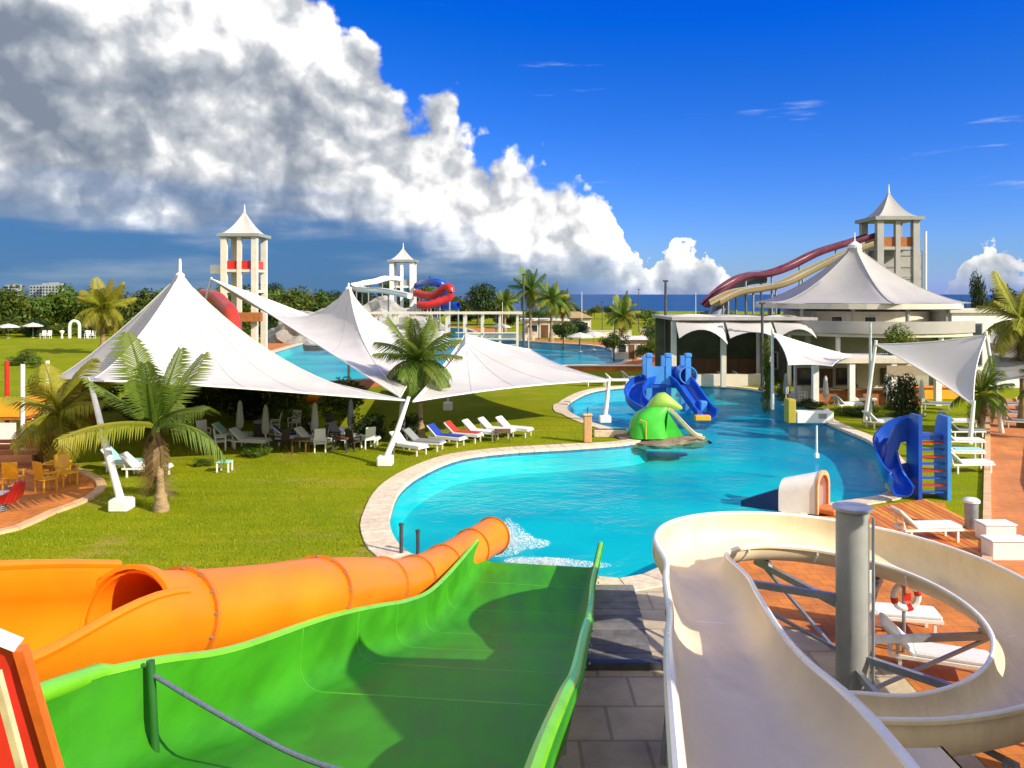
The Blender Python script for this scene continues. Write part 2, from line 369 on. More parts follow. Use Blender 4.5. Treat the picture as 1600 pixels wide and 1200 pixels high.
M_SEA = pm('sea', (0.004, 0.055, 0.12), 0.4, 0.25, 0.012, bump=0.3, bscale=0.2, world=True, stretch=(0.2, 1, 1))
def mat_pool():
    m = bpy.data.materials.new('pool_floor'); m.use_nodes = True; t = m.node_tree; t.nodes.clear(); h = NT(t)
    P = h.n('ShaderNodeNewGeometry').outputs['Position']; sp_ = h.n('ShaderNodeSeparateXYZ', {0: P})
    a = h.n('ShaderNodeTexNoise', {'Vector': P, 'Scale': 0.14, 'Detail': 4.0}); b = h.n('ShaderNodeTexNoise', {'Vector': P, 'Scale': 0.9, 'Detail': 5.0})
    c = h.n('ShaderNodeTexVoronoi', {'Vector': h.vm('ADD', P, h.vm('SCALE', b.outputs['Color'], 0.6)), 'Scale': 1.1}, feature='DISTANCE_TO_EDGE')
    col = h.mix(h.smooth(a.outputs[0], 0.38, 0.66), (0.010, 0.50, 0.54, 1), (0.008, 0.36, 0.46, 1))
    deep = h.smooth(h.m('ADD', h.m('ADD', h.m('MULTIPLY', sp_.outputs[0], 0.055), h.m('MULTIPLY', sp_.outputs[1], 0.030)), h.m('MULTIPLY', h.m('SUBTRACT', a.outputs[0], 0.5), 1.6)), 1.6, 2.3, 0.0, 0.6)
    col = h.mix(deep, col, (0.004, 0.24, 0.46, 1))            # look of deeper, bluer water painted into the floor colour
    bs = h.n('ShaderNodeBsdfPrincipled', {'Base Color': col, 'Roughness': 0.6}); h.n('ShaderNodeOutputMaterial', {0: bs.outputs[0]}); return m
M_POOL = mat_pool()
M_COP = pm('coping_stone', (0.66, 0.55, 0.40), 0.75, 0.16, 5.0, bump=0.25, rnd=0.14, dirt=0.25)
M_TERRA = pm('terracotta', (0.55, 0.18, 0.026), 0.8, 0.2, 0.9, bump=0.25, world=True, dirt=0.4, tile=0.45)
M_DECK = pm('deck_wood', (0.56, 0.19, 0.03), 0.7, 0.2, 1.2, bump=0.2, rnd=0.3, dirt=0.3, stretch=(6, 1, 1))
M_SAND = pm('sand_paving', (0.52, 0.44, 0.30), 0.9, 0.18, 0.9, bump=0.35, world=True, dirt=0.55, tile=1.2)
M_KERB = pm('kerb_stone', (0.62, 0.40, 0.22), 0.8, 0.12, 3.0, bump=0.2, dirt=0.2)
M_FAB = pm('white_membrane', (0.64, 0.62, 0.58), 0.65, 0.05, 0.4, bump=0.10, bscale=0.9, trans=0.16, dirt=0.16)
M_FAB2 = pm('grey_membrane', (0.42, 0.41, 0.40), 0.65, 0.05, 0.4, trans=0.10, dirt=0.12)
M_WHITE = pm('white_paint', (0.80, 0.79, 0.76), 0.4, 0.04, 3.0, dirt=0.12)
M_CREAM = pm('cream_wall', (0.62, 0.57, 0.47), 0.85, 0.08, 0.7, bump=0.1, dirt=0.25)
M_CONC = pm('concrete', (0.36, 0.35, 0.33), 0.85, 0.12, 1.6, bump=0.2, dirt=0.35)
M_GREY = pm('grey_column_paint', (0.27, 0.28, 0.265), 0.5, 0.08, 2.0, dirt=0.35)
M_STEEL = pm('galvanised_steel', (0.33, 0.36, 0.40), 0.45, 0.12, 4.0, metal=0.6, dirt=0.3)
M_DARK = pm('dark_steel', (0.055, 0.06, 0.07), 0.5, 0.2, 4.0)
M_ROPE = pm('rope', (0.14, 0.17, 0.24), 0.8, 0.2, 40.0, bump=0.5)
M_GREEN = pm('green_fibreglass', (0.040, 0.265, 0.010), 0.5, 0.22, 0.9, dirt=0.5, spec=0.08, detail=9.0, stretch=(2.6, 0.5, 1.5))
M_GREENL = pm('green_gelcoat_rim', (0.17, 0.55, 0.015), 0.32, 0.1, 2.0, dirt=0.15, coat=0.3)
M_ORANGE = pm('orange_fibreglass', (0.80, 0.205, 0.004), 0.40, 0.10, 0.8, dirt=0.42, spec=0.35, detail=8.0, stretch=(2.0, 0.7, 1.2))
M_ORANGED = pm('orange_flange', (0.50, 0.15, 0.01), 0.45, 0.15, 3.0, dirt=0.3)
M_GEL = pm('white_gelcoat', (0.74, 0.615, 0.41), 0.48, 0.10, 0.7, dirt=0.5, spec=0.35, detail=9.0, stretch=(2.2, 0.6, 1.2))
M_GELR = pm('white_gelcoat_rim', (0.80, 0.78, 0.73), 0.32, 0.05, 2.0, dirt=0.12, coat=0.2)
M_BLUE = pm('blue_plastic', (0.008, 0.075, 0.46), 0.32, 0.12, 1.0, dirt=0.15, coat=0.2)
M_BLUEL = pm('light_blue_plastic', (0.06, 0.26, 0.68), 0.35, 0.1, 1.5, dirt=0.15)
M_RED = pm('red_plastic', (0.56, 0.022, 0.015), 0.35, 0.1, 1.5, dirt=0.15)
M_YEL = pm('yellow_plastic', (0.70, 0.36, 0.02), 0.4, 0.1, 2.0, dirt=0.15)
M_MAROON = pm('maroon_fibreglass', (0.10, 0.012, 0.035), 0.4, 0.15, 1.0, dirt=0.2)
M_FROG = pm('bright_green_plastic', (0.05, 0.48, 0.03), 0.4, 0.12, 1.3, dirt=0.12)
M_FROGL = pm('lime_plastic', (0.34, 0.58, 0.07), 0.4, 0.1, 1.3, dirt=0.1)
M_TOWB = pm('blue_towel', (0.012, 0.045, 0.40), 0.95, 0.1, 20.0, bump=0.3)
M_TOWR = pm('red_towel', (0.55, 0.03, 0.02), 0.95, 0.1, 20.0, bump=0.3)
M_TOWA = pm('aqua_towel', (0.30, 0.62, 0.60), 0.95, 0.1, 20.0, bump=0.3)
M_MATT = pm('lounger_fabric', (0.66, 0.69, 0.72), 0.9, 0.06, 15.0, bump=0.2, rnd=0.12)
M_GREYM = pm('grey_lounger_fabric', (0.22, 0.235, 0.26), 0.9, 0.08, 15.0, bump=0.2, rnd=0.2)
M_WOOD = pm('brown_wood', (0.13, 0.06, 0.025), 0.7, 0.3, 3.0, bump=0.2, stretch=(1, 1, 0.2))
M_RUST = pm('rust_wood', (0.34, 0.11, 0.025), 0.7, 0.2, 3.0, bump=0.2)
M_BARK = pm('palm_bark', (0.30, 0.21, 0.11), 0.95, 0.3, 2.0, bump=0.8, bscale=9.0, stretch=(1, 1, 3))
M_BARKD = pm('tree_bark', (0.10, 0.07, 0.045), 0.95, 0.3, 4.0, bump=0.8)
M_GLASS = pm('dark_glass', (0.025, 0.035, 0.045), 0.08, 0.3, 0.6, spec=0.8)
M_SOIL = pm('rock', (0.20, 0.15, 0.11), 0.95, 0.3, 2.0, bump=0.9)
M_GROCK = pm('grey_rock', (0.33, 0.32, 0.30), 0.95, 0.25, 0.5, bump=0.9, bscale=2.0)
M_BEACH = pm('beach_sand', (0.55, 0.42, 0.22), 0.95, 0.2, 0.05, world=True)
M_PALM = mat_leaf('palm_leaf', (0.085, 0.15, 0.012), (0.17, 0.235, 0.03), 0.4)
M_PALMY = mat_leaf('palm_leaf_yellow', (0.20, 0.23, 0.015), (0.34, 0.31, 0.03), 0.3)
M_LEAF = mat_leaf('tree_leaf', (0.05, 0.095, 0.010), (0.13, 0.18, 0.018), 0.6)
M_LEAFL = mat_leaf('shrub_leaf', (0.09, 0.15, 0.015), (0.20, 0.24, 0.025), 0.5)
M_LEAFD = mat_leaf('dark_leaf', (0.018, 0.04, 0.012), (0.05, 0.085, 0.02), 0.5)
M_GRASS = mat_leaf('grass_blade', (0.19, 0.25, 0.006), (0.32, 0.32, 0.012), 0.2)
M_FOAM = pm('foam', (0.85, 0.9, 0.92), 0.9, 0.04, 4.0, trans=0.3)
# ================================================================== THE SETTING
def poly_area(p): return sum(p[i][0] * p[(i + 1) % len(p)][1] - p[(i + 1) % len(p)][0] * p[i][1] for i in range(len(p))) / 2
def ccw(p): return p if poly_area(p) > 0 else p[::-1]
def offset(poly, d):
    """outward offset of a smooth counter-clockwise outline"""
    n = len(poly); out = []
    for i in range(n):
        a, b = Vector(poly[i - 1]), Vector(poly[(i + 1) % n]); t = (b - a); t = Vector((t.x, t.y, 0)).normalized()
        out.append(Vector((poly[i][0] + t.y * d, poly[i][1] - t.x * d, 0)))
    return out
def inside(x, y, poly):
    c = False; n = len(poly); j = n - 1
    for i in range(n):
        if (poly[i][1] > y) != (poly[j][1] > y) and x < (poly[j][0] - poly[i][0]) * (y - poly[i][1]) / (poly[j][1] - poly[i][1]) + poly[i][0]: c = not c
        j = i
    return c
def sheet(name, loops, z, mat, kind='structure'):
    L = [[Vector((p[0], p[1], 0)) for p in l] for l in loops]; flat = [p for l in L for p in l]
    m = MB(); tri = tessellate_polygon(L); fs = []
    for t in tri:
        a, b, c = [flat[i] for i in t]; fs.append(tuple(t) if (b - a).cross(c - a).z > 0 else tuple(t[::-1]))
    m.add([(p.x, p.y, z) for p in flat], fs)
    return props(m.build(name, mat, fix=False), kind=kind)
POOL_PTS = [(-4.5, 29.6), (-4.15, 27.2), (-3.1, 24.6), (-0.9, 23.2), (1.8, 22.8), (3.6, 22.7), (6.2, 25.8), (10, 29.5), (13.1, 31.1), (15.2, 32.4), (17.2, 36.2), (18.5, 39.9),
            (19.5, 43.7), (19.6, 47.4), (19.8, 51), (20.6, 56), (21.6, 64), (18.5, 70), (12.3, 70.5), (7.3, 67.5), (4.6, 61), (3.8, 55.8), (4.6, 51.2), (6.1, 47.4), (7.3, 45.0), (6.4, 43.3),
            (3.35, 42), (0, 41), (-2.5, 39.4), (-4.0, 36.1), (-4.6, 32.9)]
POOL = ccw(cr([(x, y, 0) for x, y in POOL_PTS], 6, True))
BPOOL = ccw(cr([(x, y, 0) for x, y in [(-24, 76), (-17, 74), (-10, 80), (-2, 88), (6, 91), (12, 93), (14.5, 105), (13, 125), (5, 135), (-5, 150), (-12, 190), (-28, 190), (-34, 150), (-33, 110), (-30, 88)]], 5, True))
land = [(-900, -60), (500, -60), (500, 330), (200, 360), (60, 385), (-40, 400), (-120, 520), (-400, 1500), (-900, 1500)]
sheet('ground', [land, offset(POOL, 0.5)[::-1], offset(BPOOL, 0.5)[::-1]], 0.0, M_LAWN)
sheet('sea', [[(-60000, 300), (60000, 300), (60000, 90000), (-60000, 90000)]], -1.6, M_SEA)
sheet('beach', [[(500, 325), (500, 338), (200, 368), (60, 393), (-40, 409), (-120, 529), (-130, 510), (-42, 392), (58, 376), (198, 351)]], -0.25, M_BEACH)
def pool(outline, zw, depth, nm):
    m = MB(); n = len(outline); lo = offset(outline, -0.25)
    m.grid([[(p.x, p.y, -0.05) for p in outline], [(p.x, p.y, -depth) for p in lo]], close=True)
    t = tessellate_polygon([[Vector((p.x, p.y, 0)) for p in lo]]); m.add([(p.x, p.y, -depth) for p in lo], [tuple(i) for i in t])
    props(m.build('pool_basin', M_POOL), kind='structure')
    r0_, r1_ = offset(outline, -0.03), offset(outline, -0.06); m = MB(); m.grid([[(p.x, p.y, -0.06) for p in r0_], [(p.x, p.y, -0.42) for p in r1_]], close=True)
    props(m.build('waterline_tiles', pm('waterline_tile', (0.03, 0.16, 0.36), 0.3, 0.25, 3.0, world=True, tile=0.15)), kind='structure')
    sheet('pool_water', [outline], zw, M_WATER)
pool(POOL, -0.13, 1.15, 'near'); pool(BPOOL, -0.13, 1.2, 'back')
# coping of separate stones round the near pool
def stations(loop, step):
    L = [Vector((p.x, p.y, 0)) for p in loop]; L.append(L[0]); acc = [0]
    for i in range(1, len(L)): acc.append(acc[-1] + (L[i] - L[i - 1]).length)
    n = max(3, round(acc[-1] / step)); out = []; j = 0
    for k in range(n):
        s_ = acc[-1] * k / n
        while acc[j + 1] < s_: j += 1
        u = (s_ - acc[j]) / (acc[j + 1] - acc[j]); p = L[j].lerp(L[j + 1], u); t = (L[j + 1] - L[j]).normalized(); out.append((p, t))
    return out
cop = bpy.data.objects.new('pool_coping', None); COL.objects.link(cop); props(cop, kind='structure')
ST = stations(POOL, 0.85); gap = 0.012
def copw(p): return 0.95 if p.x < 4 else 0.7
for i in range(len(ST)):
    (p, t), (q, u) = ST[i], ST[(i + 1) % len(ST)]
    o1, o2 = Vector((t.y, -t.x, 0)), Vector((u.y, -u.x, 0)); tt = (q - p).normalized() * gap
    h = 0.05 + random.uniform(-0.004, 0.004); m = MB()
    a, b = p + tt - o1 * 0.06, q - tt - o2 * 0.06; c, d = q - tt + o2 * copw(q), p + tt + o1 * copw(p)
    e = 0.015
    bot = [a, b, c, d]; ce = (a + b + c + d) / 4
    vs = [(v.x, v.y, -0.11) for v in bot] + [(v.x, v.y, h - e) for v in bot] + [((v + (ce - v).normalized() * e).x, (v + (ce - v).normalized() * e).y, h) for v in bot]
    m.add(vs, [(0, 1, 5, 4), (1, 2, 6, 5), (2, 3, 7, 6), (3, 0, 4, 7), (4, 5, 9, 8), (5, 6, 10, 9), (6, 7, 11, 10), (7, 4, 8, 11), (8, 9, 10, 11)])
    m.build('coping_stone', M_COP, cop)
m = MB(); inn = offset(BPOOL, -0.05); outn = offset(BPOOL, 0.9)
m.grid([[(p.x, p.y, -0.12) for p in inn], [(p.x, p.y, 0.05) for p in inn], [(p.x, p.y, 0.05) for p in outn], [(p.x, p.y, -0.05) for p in outn]], close=True)
props(m.build('back_pool_coping', M_COP), kind='structure')
# paved areas
sheet('back_pool_terrace', [offset(BPOOL, 6.5), offset(BPOOL, 0.7)[::-1]], 0.006, M_TERRA)
PLAY = ccw(cr([(-17.6, 26.6, 0), (-17.0, 29.2, 0), (-16.7, 31.5, 0), (-17.6, 34, 0), (-20.5, 37, 0), (-24.7, 41.9, 0), (-30, 46, 0), (-42, 46, 0), (-44, 34, 0), (-36, 24, 0), (-24, 23.2, 0)], 6, True))
sheet('playground_surface', [PLAY], 0.008, M_TERRA)
kb = bpy.data.objects.new('playground_kerb', None); COL.objects.link(kb); props(kb, kind='structure')
ST2 = stations(PLAY, 1.0)
for i in range(len(ST2)):
    (p, t), (q, u) = ST2[i], ST2[(i + 1) % len(ST2)]
    if p.x < -31: continue
    o1, o2 = Vector((t.y, -t.x, 0)), Vector((u.y, -u.x, 0)); tt = (q - p).normalized() * 0.008
    m = MB(); bot = [p + tt, q - tt, q - tt + o2 * 0.36, p + tt + o1 * 0.36]
    m.add([(v.x, v.y, -0.02) for v in bot] + [(v.x, v.y, 0.11) for v in bot], [(0, 1, 5, 4), (1, 2, 6, 5), (2, 3, 7, 6), (3, 0, 4, 7), (4, 5, 6, 7)])
    m.build('kerb_stone', M_KERB, kb)
def padded(poly): return ccw([Vector((x, y, 0)) for x, y in poly])
SANDP = padded([(-2.6, -6), (9.2, -6), (8.6, 8), (8.0, 13.5), (8.2, 17.2), (6.4, 19.6), (5.2, 22.6), (4.4, 22.1), (1.6, 22.0), (0.4, 18), (-0.6, 12)])
sheet('slide_yard', [SANDP], 0.006, M_SAND)
TERP = padded([(8.62, 8), (8.02, 13.5), (8.22, 17.2), (6.42, 19.6), (5.22, 22.6), (6.0, 24.3), (8.0, 26.6), (10.3, 28.6), (13.3, 30.2), (15.7, 31.2), (16.9, 31.0), (14.6, 25.5), (9.7, 17), (5.6 + 3.1, 8)])
sheet('terracotta_terrace', [padded([(8.62, 6), (8.02, 13.5), (8.22, 17.2), (6.42, 19.6), (5.22, 22.6), (6.0, 24.3), (8.0, 26.6), (10.3, 28.6), (13.3, 30.2), (15.7, 31.2), (16.6, 30.8), (14.3, 26.0), (13.4, 22.6), (16, 6)])], 0.007, M_TERRA)
WALK = padded([(13.41, 22.6), (36.8, 62), (38.6, 61.6), (30, 46.5), (21.9, 34.2), (16.4, 24.0), (16.1, 6), (16.02, 6)])
sheet('walkway', [WALK], 0.009, pm('walkway_paving', (0.56, 0.20, 0.05), 0.8, 0.15, 0.6, bump=0.2, world=True, dirt=0.4, tile=0.4))
wk = bpy.data.objects.new('walkway_kerb', None); COL.objects.link(wk); props(wk, kind='structure')
for A, B, nn in (((13.35, 22.6), (36.7, 62), 34), ((16.5, 24.0), (22.0, 34.2), 9), ((22.0, 34.2), (30.1, 46.5), 11), ((30.1, 46.5), (38.7, 61.6), 13)):
    A, B = Vector(A + (0,)), Vector(B + (0,))
    for k in range(nn):
        a, b = A.lerp(B, (k + 0.008) / nn), A.lerp(B, (k + 0.992) / nn)
        MB().bar(a + Vector((0, 0, 0.05)), b + Vector((0, 0, 0.05)), 0.26, 0.16).build('kerb_stone', M_KERB, wk)
# timber deck of separate boards beside the pool
dk = bpy.data.objects.new('timber_deck', None); COL.objects.link(dk); props(dk, kind='structure')
bw = 0.24; x = 8.9
while x < 16.0:
    y1 = 28.25 + (x - 10) * 0.50; y0 = 23.8 + max(0, (9.9 - x)) * 0.3 + max(0, x - 14.0) * 1.5
    if y1 - y0 > 0.6:
        m = MB().box((x + bw / 2, (y0 + y1) / 2, 0.035 + random.uniform(-0.003, 0.003)), (bw - 0.02, y1 - y0, 0.05), bev=0.008); m.build('deck_board', M_DECK, dk)
    x += bw
# clipped grass on the front lawn (blades too many to count)
rng = np.random.default_rng(3)
POOLO = offset(POOL, 1.0); PLAYO = offset(PLAY, 0.4)
vs = []; fs = []
cnt = 0
while cnt < 42000:
    y = 20 + 30 * rng.random() ** 1.4; x = -0.64 * y + rng.random() * (0.64 * y + 6)
    if inside(x, y, POOLO) or inside(x, y, PLAYO) or inside(x, y, SANDP): continue
    cnt += 1
    hgt = 0.03 + 0.05 * rng.random(); a = rng.random() * 6.283; lx, ly = (rng.random() - .5) * 0.06, (rng.random() - .5) * 0.06; ww = 0.012 + 0.012 * rng.random()
    b = len(vs); vs += [(x - ww * math.cos(a), y - ww * math.sin(a), -0.005), (x + ww * math.cos(a), y + ww * math.sin(a), -0.005), (x + lx, y + ly, hgt)]; fs.append((b, b + 1, b + 2))
me = bpy.data.meshes.new('lawn_grass'); me.from_pydata(vs, [], fs); me.materials.append(M_GRASS)
props(link('lawn_grass', me), 'short clipped grass of the front lawn beside the pool', 'grass', kind='stuff')
# ================================================================== SLIDES IN FRONT
Z0 = Vector((0, 0, 0))
# ---- wide green slide into the pool
gs = thing('green_slide', 'wide green fibreglass slide with raised sides running down into the pool', 'slide', (-1.2, 8, 0))
gpath = cr([(-1.95, 2.2, 5.3), (-1.62, 4.6, 4.72), (-1.38, 6.2, 4.25), (-1.16, 7.8, 3.68), (-0.83, 10.5, 2.92), (-0.53, 13.0, 2.12), (-0.30, 15.2, 1.38), (-0.08, 17.2, 0.82), (0.16, 19.3, 0.46), (0.48, 21.3, 0.30), (0.80, 23.2, 0.20)], 6)
gfr = frames(gpath); NS = len(gfr)
cuts = [0, 22, 27, 33, 40, 47, 54, NS - 1]
GP = chute(3.36, 0.70, 0.70, 0.30, 0.05, 0.16, 0.07)
def seam_prof(w, hl, hr, r, e=0.004):
    inn = chute(w, hl, hr, r)[:19]
    out = [(a * (1 - 2 * e / w) , b + e) for a, b in inn]
    return inn + out[::-1]
for a, b in zip(cuts[:-1], cuts[1:]):
    o = sweep(gfr[a:b + 1], GP).build('chute_section', M_GREEN, gs, smooth=40, world=True)
    # rolled rims
    for s_ in (-1, 1):
        pts = [p + side * s_ * 1.76 + up * 0.70 for p, side, up, t in gfr[a:b + 1]]
        MB().tube(pts, 0.055, 8).build('rim', M_GREENL, o, smooth=True, world=True)
for c in cuts[1:-1]:
    p, side, up, t = gfr[c]
    sweep([(p - t * 0.016, side, up, t), (p + t * 0.016, side, up, t)], seam_prof(3.36, 0.70, 0.70, 0.30, 0.004)).build('joint_strip', pm('green_joint', (.075, .36, .015), .45, .2, 3.0), gs, world=True)
    sweep([(p - t * 0.025, side, up, t), (p + t * 0.025, side, up, t)], chute(3.36 + 0.102, 0.62, 0.62, 0.33, 0.05, 0.055, 0.06)).build('flange', M_GREENL, gs, world=True)
    for s_ in (-1, 1):
        m = MB()
        for k in range(4): q = p + side * s_ * 1.80 + up * (0.16 + k * 0.14); m.tube([q - t * 0.05, q + t * 0.05], 0.016, 6)
        props(m.build('bolt_row', M_STEEL, gs, world=True), kind='stuff')
for c in (24, 33, 41, 48):
    p, side, up, t = gfr[c]
    m = MB()
    for s_ in (-1, 1):
        q = p + side * s_ * 1.3; m.tube([(q.x, q.y, 0), (q.x, q.y, q.z - 0.05)], 0.07, 10)
    m.bar(p - side * 1.6 - up * 0.12, p + side * 1.6 - up * 0.12, 0.12, 0.14)
    q0, q1 = p - side * 1.3, p + side * 1.3
    if p.z > 1.3: m.bar((q0.x, q0.y, 0.35), (q1.x, q1.y, p.z - 0.3), 0.06)
    m.build('support_trestle', M_STEEL, gs, world=True)
# start box: tall side panels, post and rope across the entry
p, side, up, t = gfr[18]
for s_, nm in ((-1, 'start_panel'),):
    m = MB(); ys = [3.6, 5.2, 6.15, 6.5]
    tops = [5.62, 5.36, 5.10, 4.92]; xo = -3.18 if s_ < 0 else 0.62
    rows = []
    for dx in (0, 0.09):
        rows.append([(xo + dx * s_ + 0.04 * (y - 5), y, z) for y, z in zip(ys, tops)]); rows.append([(xo + dx * s_ + 0.04 * (y - 5), y, 3.75 - 0.2 * (y - 5)) for y in ys])
    m.grid([rows[0], rows[1], rows[3], rows[2]], close=False); m.grid([rows[2], rows[0]]);
    n0 = len(m.v)
    for k in (0, 3): m.add([rows[0][k], rows[1][k], rows[3][k], rows[2][k]], [(0, 1, 2, 3)])
    o = m.build(nm, M_GREEN, gs, world=True)
    MB().tube([(xo + 0.045 * s_ + 0.04 * (y - 5), y, z) for y, z in zip(ys, tops)], 0.075, 10).build('rim', M_GREENL, o, smooth=True, world=True)
    MB().tube([(xo + 0.27, 6.58, 4.05), (xo + 0.22, 6.58, 5.0)], 0.035, 10).build('rope_post', pm('dark_green_paint', (0.02, 0.12, 0.02), 0.5, 0.1, 3.0), gs, smooth=True, world=True)
rp = props(MB().tube(cr([(-2.93, 6.58, 4.88), (-2.2, 6.28, 4.67), (-1.48, 6.0, 4.51), (-0.6, 5.7, 4.50), (0.2, 5.4, 4.66), (0.32, 5.35, 4.85)], 6), 0.02, 8).build('rope', M_ROPE, smooth=True), 'blue grey rope slung across the entry of the green slide', 'rope')
# ---- orange tube slide
os_ = thing('orange_tube_slide', 'orange tube slide with bolted sections and open start trough', 'slide', (-3.9, 9.3, 0))
opath = cr([(-4.72, 0.8, 6.45), (-4.66, 2.9, 5.98), (-4.60, 5.0, 5.46), (-4.46, 7.3, 4.90), (-3.93, 9.4, 4.20), (-3.38, 10.8, 3.80), (-2.97, 12.1, 3.46), (-2.76, 15, 2.52), (-2.60, 17.7, 1.60), (-2.28, 19.8, 1.02), (-1.72, 22.0, 0.66), (-1.05, 24.0, 0.52), (-0.62, 25.1, 0.46)], 8)
ofr = frames(opath)
def ring(r, n=28): return [(r * math.cos(2 * math.pi * k / n), r * math.sin(2 * math.pi * k / n)) for k in range(n)]
def pipe(fr, r, th=0.03):
    """hollow pipe: outer and inner wall with rims"""
    m = MB(); n = 28
    rows = [[p + s_ * a + u_ * b for a, b in ring(r)] for p, s_, u_, t_ in fr]
    rin = [[p + s_ * a + u_ * b for a, b in ring(r - th)] for p, s_, u_, t_ in fr]
    m.grid(rows + rin[::-1] + [rows[0]], close=True); return m
TR = 0.55
a0 = 22; a1 = 30
trough = []
ang = [R(146) + (R(354) - R(146)) * k / 22 for k in range(23)]
def trough_end(i):
    k = min(1, max(0, (i - 21) / 9)); return R(353) + R(46) * k * k * (3 - 2 * k)
def trough_prof(i):
    e = trough_end(i); an = [R(146) + (e - R(146)) * k / 22 for k in range(23)]; r1, r2 = TR * 1.03, TR * 1.03 + 0.05
    return [(r1 * math.cos(an[0]) - .03, r1)] + [(r1 * math.cos(a), r1 * math.sin(a)) for a in an] + [(r2 * math.cos(a), r2 * math.sin(a)) for a in an[::-1]] + [(r1 * math.cos(an[0]) - .08, r1)]
for a, b in ((0, 8), (8, 16), (16, 30)):
    o = sweep(ofr[a:b + 1], lambda i, a=a: trough_prof(i + a)).build('trough_section', M_ORANGE, os_, smooth=40, world=True)
    MB().tube([p + s_ * (TR * 1.03 * math.cos(R(146)) - .055) + u_ * TR * 1.03 for p, s_, u_, t_ in ofr[a:b + 1]], 0.05, 8).build('rim', M_ORANGE, o, smooth=True, world=True)
    MB().tube([p + s_ * TR * 1.08 * math.cos(trough_end(a + i)) + u_ * TR * 1.08 * math.sin(trough_end(a + i)) for i, (p, s_, u_, t_) in enumerate(ofr[a:b + 1])], 0.05, 8).build('rim', M_ORANGE, o, smooth=True, world=True)
tcuts = [29, 32, 48, 60, 70, 78, 86, len(ofr) - 1]
for i, (a, b) in enumerate(zip(tcuts[:-1], tcuts[1:])):
    pipe(ofr[a:b + 1], TR).build('tube_section', M_ORANGE, os_, smooth=40, world=True)
    for c in ([a, b] if i == 0 else [b]):
        p, s_, u_, t_ = ofr[c]
        if c == a: continue
        fl = pipe([(p - t_ * 0.028, s_, u_, t_), (p + t_ * 0.028, s_, u_, t_)], TR + 0.045, 0.046).build('flange', M_ORANGED, os_, smooth=30, world=True)
        m = MB()
        for k in range(14):
            q = 2 * math.pi * (k + .5) / 14; cpt = p + (s_ * math.cos(q) + u_ * math.sin(q)) * (TR + 0.02); m.tube([cpt - t_ * 0.05, cpt + t_ * 0.05], 0.014, 6)
        props(m.build('bolt_ring', M_STEEL, fl, world=True), kind='stuff')
p, s_, u_, t_ = ofr[29]      # flared hood at the mouth
pipe([(p - t_ * 0.06, s_, u_, t_), (p + t_ * 0.10, s_, u_, t_)], TR + 0.06, 0.05).build('mouth_collar', M_ORANGE, os_, smooth=30, world=True)
for c in (20, 34, 48, 60, 72):
    p, s_, u_, t_ = ofr[c]; m = MB()
    if p.z > 1.2:
        m.tube([(p.x, p.y, 0), (p.x, p.y, p.z - TR - 0.12)], 0.10, 12)
        m.box((p.x, p.y, 0.03), (0.5, 0.5, 0.06))
    m.bar(p - u_ * (TR + 0.1) - s_ * 0.45, p - u_ * (TR + 0.1) + s_ * 0.45, 0.12, 0.12)
    m.build('support_post', M_STEEL, os_, world=True)
# ---- red panel with white cap at the left edge
rd = thing('guard_panel', 'red guard panel with white capping at the left edge above the orange slide', 'panel', (-2.8, 4.4, 0))
P0 = [at(-40, 985, 4.5), at(28, 1012, 4.55), at(36, 1060, 4.6), at(92, 1230, 4.8), at(20, 1260, 4.75), at(-60, 1260, 4.6)]
m = MB(); nrm = Vector((0.9, -0.35, 0)).normalized() * 0.05
m.add(P0 + [q - nrm * 1.6 for q in P0], [(0, 1, 2, 3, 4, 5), (11, 10, 9, 8, 7, 6)] + [(i, (i + 1) % 6, 6 + (i + 1) % 6, 6 + i) for i in range(6)])
m.build('panel', M_RED, rd, world=True)
MB().bar(at(-44, 978, 4.5), at(30, 1008, 4.55), 0.09, 0.045).build('cap', M_WHITE, rd, world=True)
MB().bar(at(30, 1010, 4.55) + Vector((.02, -.02, 0)), at(96, 1235, 4.8) + Vector((.02, -.02, 0)), 0.06, 0.06).build('edge_trim', pm('orange_paint', (0.75, 0.13, 0.02), 0.4), rd, world=True)
MB().bar(at(-6, 1050, 4.35), at(45, 1240, 4.5), 0.04, 0.04).build('edge_trim', pm('cream_trim', (.7, .5, .3), .5), rd, world=True)
# ---- white spiral slide
ws = thing('spiral_slide', 'white open spiral slide curling round a grey column on the right', 'slide', (6.5, 15.35, 0))
cx, cy, RR = 6.5, 15.35, 3.08
sp = [(1.45, 3.4, 4.9), (1.72, 5.0, 4.66), (1.95, 6.3, 4.36), (2.35, 8.4, 3.72), (2.78, 10.5, 3.16), (3.12, 12.6, 2.86), (3.36, 14.0, 2.66)]
for k in range(14):
    th = math.pi - (2 * math.pi) * (k + 0.25) / 16.2
    sp.append((cx + RR * math.cos(th), cy + RR * math.sin(th), 2.50 - 1.62 * k / 14))
sp += [(5.0, 12.35, 0.84), (4.3, 12.8, 0.74), (3.75, 13.5, 0.62), (3.4, 14.4, 0.5)]
spath = cr(sp, 6); sfr0 = frames(spath)
sfr = []
for i, (p, s_, u_, t_) in enumerate(sfr0):
    k = i / (len(sfr0) - 1); bank = 0.0
    if 30 < i < len(sfr0) - 20: bank = min(1, (i - 30) / 18) * min(1, (len(sfr0) - 20 - i) / 12) * R(9)
    # turning right: outer (left) side up
    s2 = (s_ * math.cos(bank) - u_ * math.sin(bank)); u2 = (u_ * math.cos(bank) + s_ * math.sin(bank))
    sfr.append((p, s2, u2, t_))
NW = len(sfr)
SPF = chute(1.30, 0.62, 0.48, 0.42, 0.045, 0.10, 0.05)
scuts = [0, 16, 30, 42, 54, 66, 78, 90, 104, 118, 130, NW - 1]
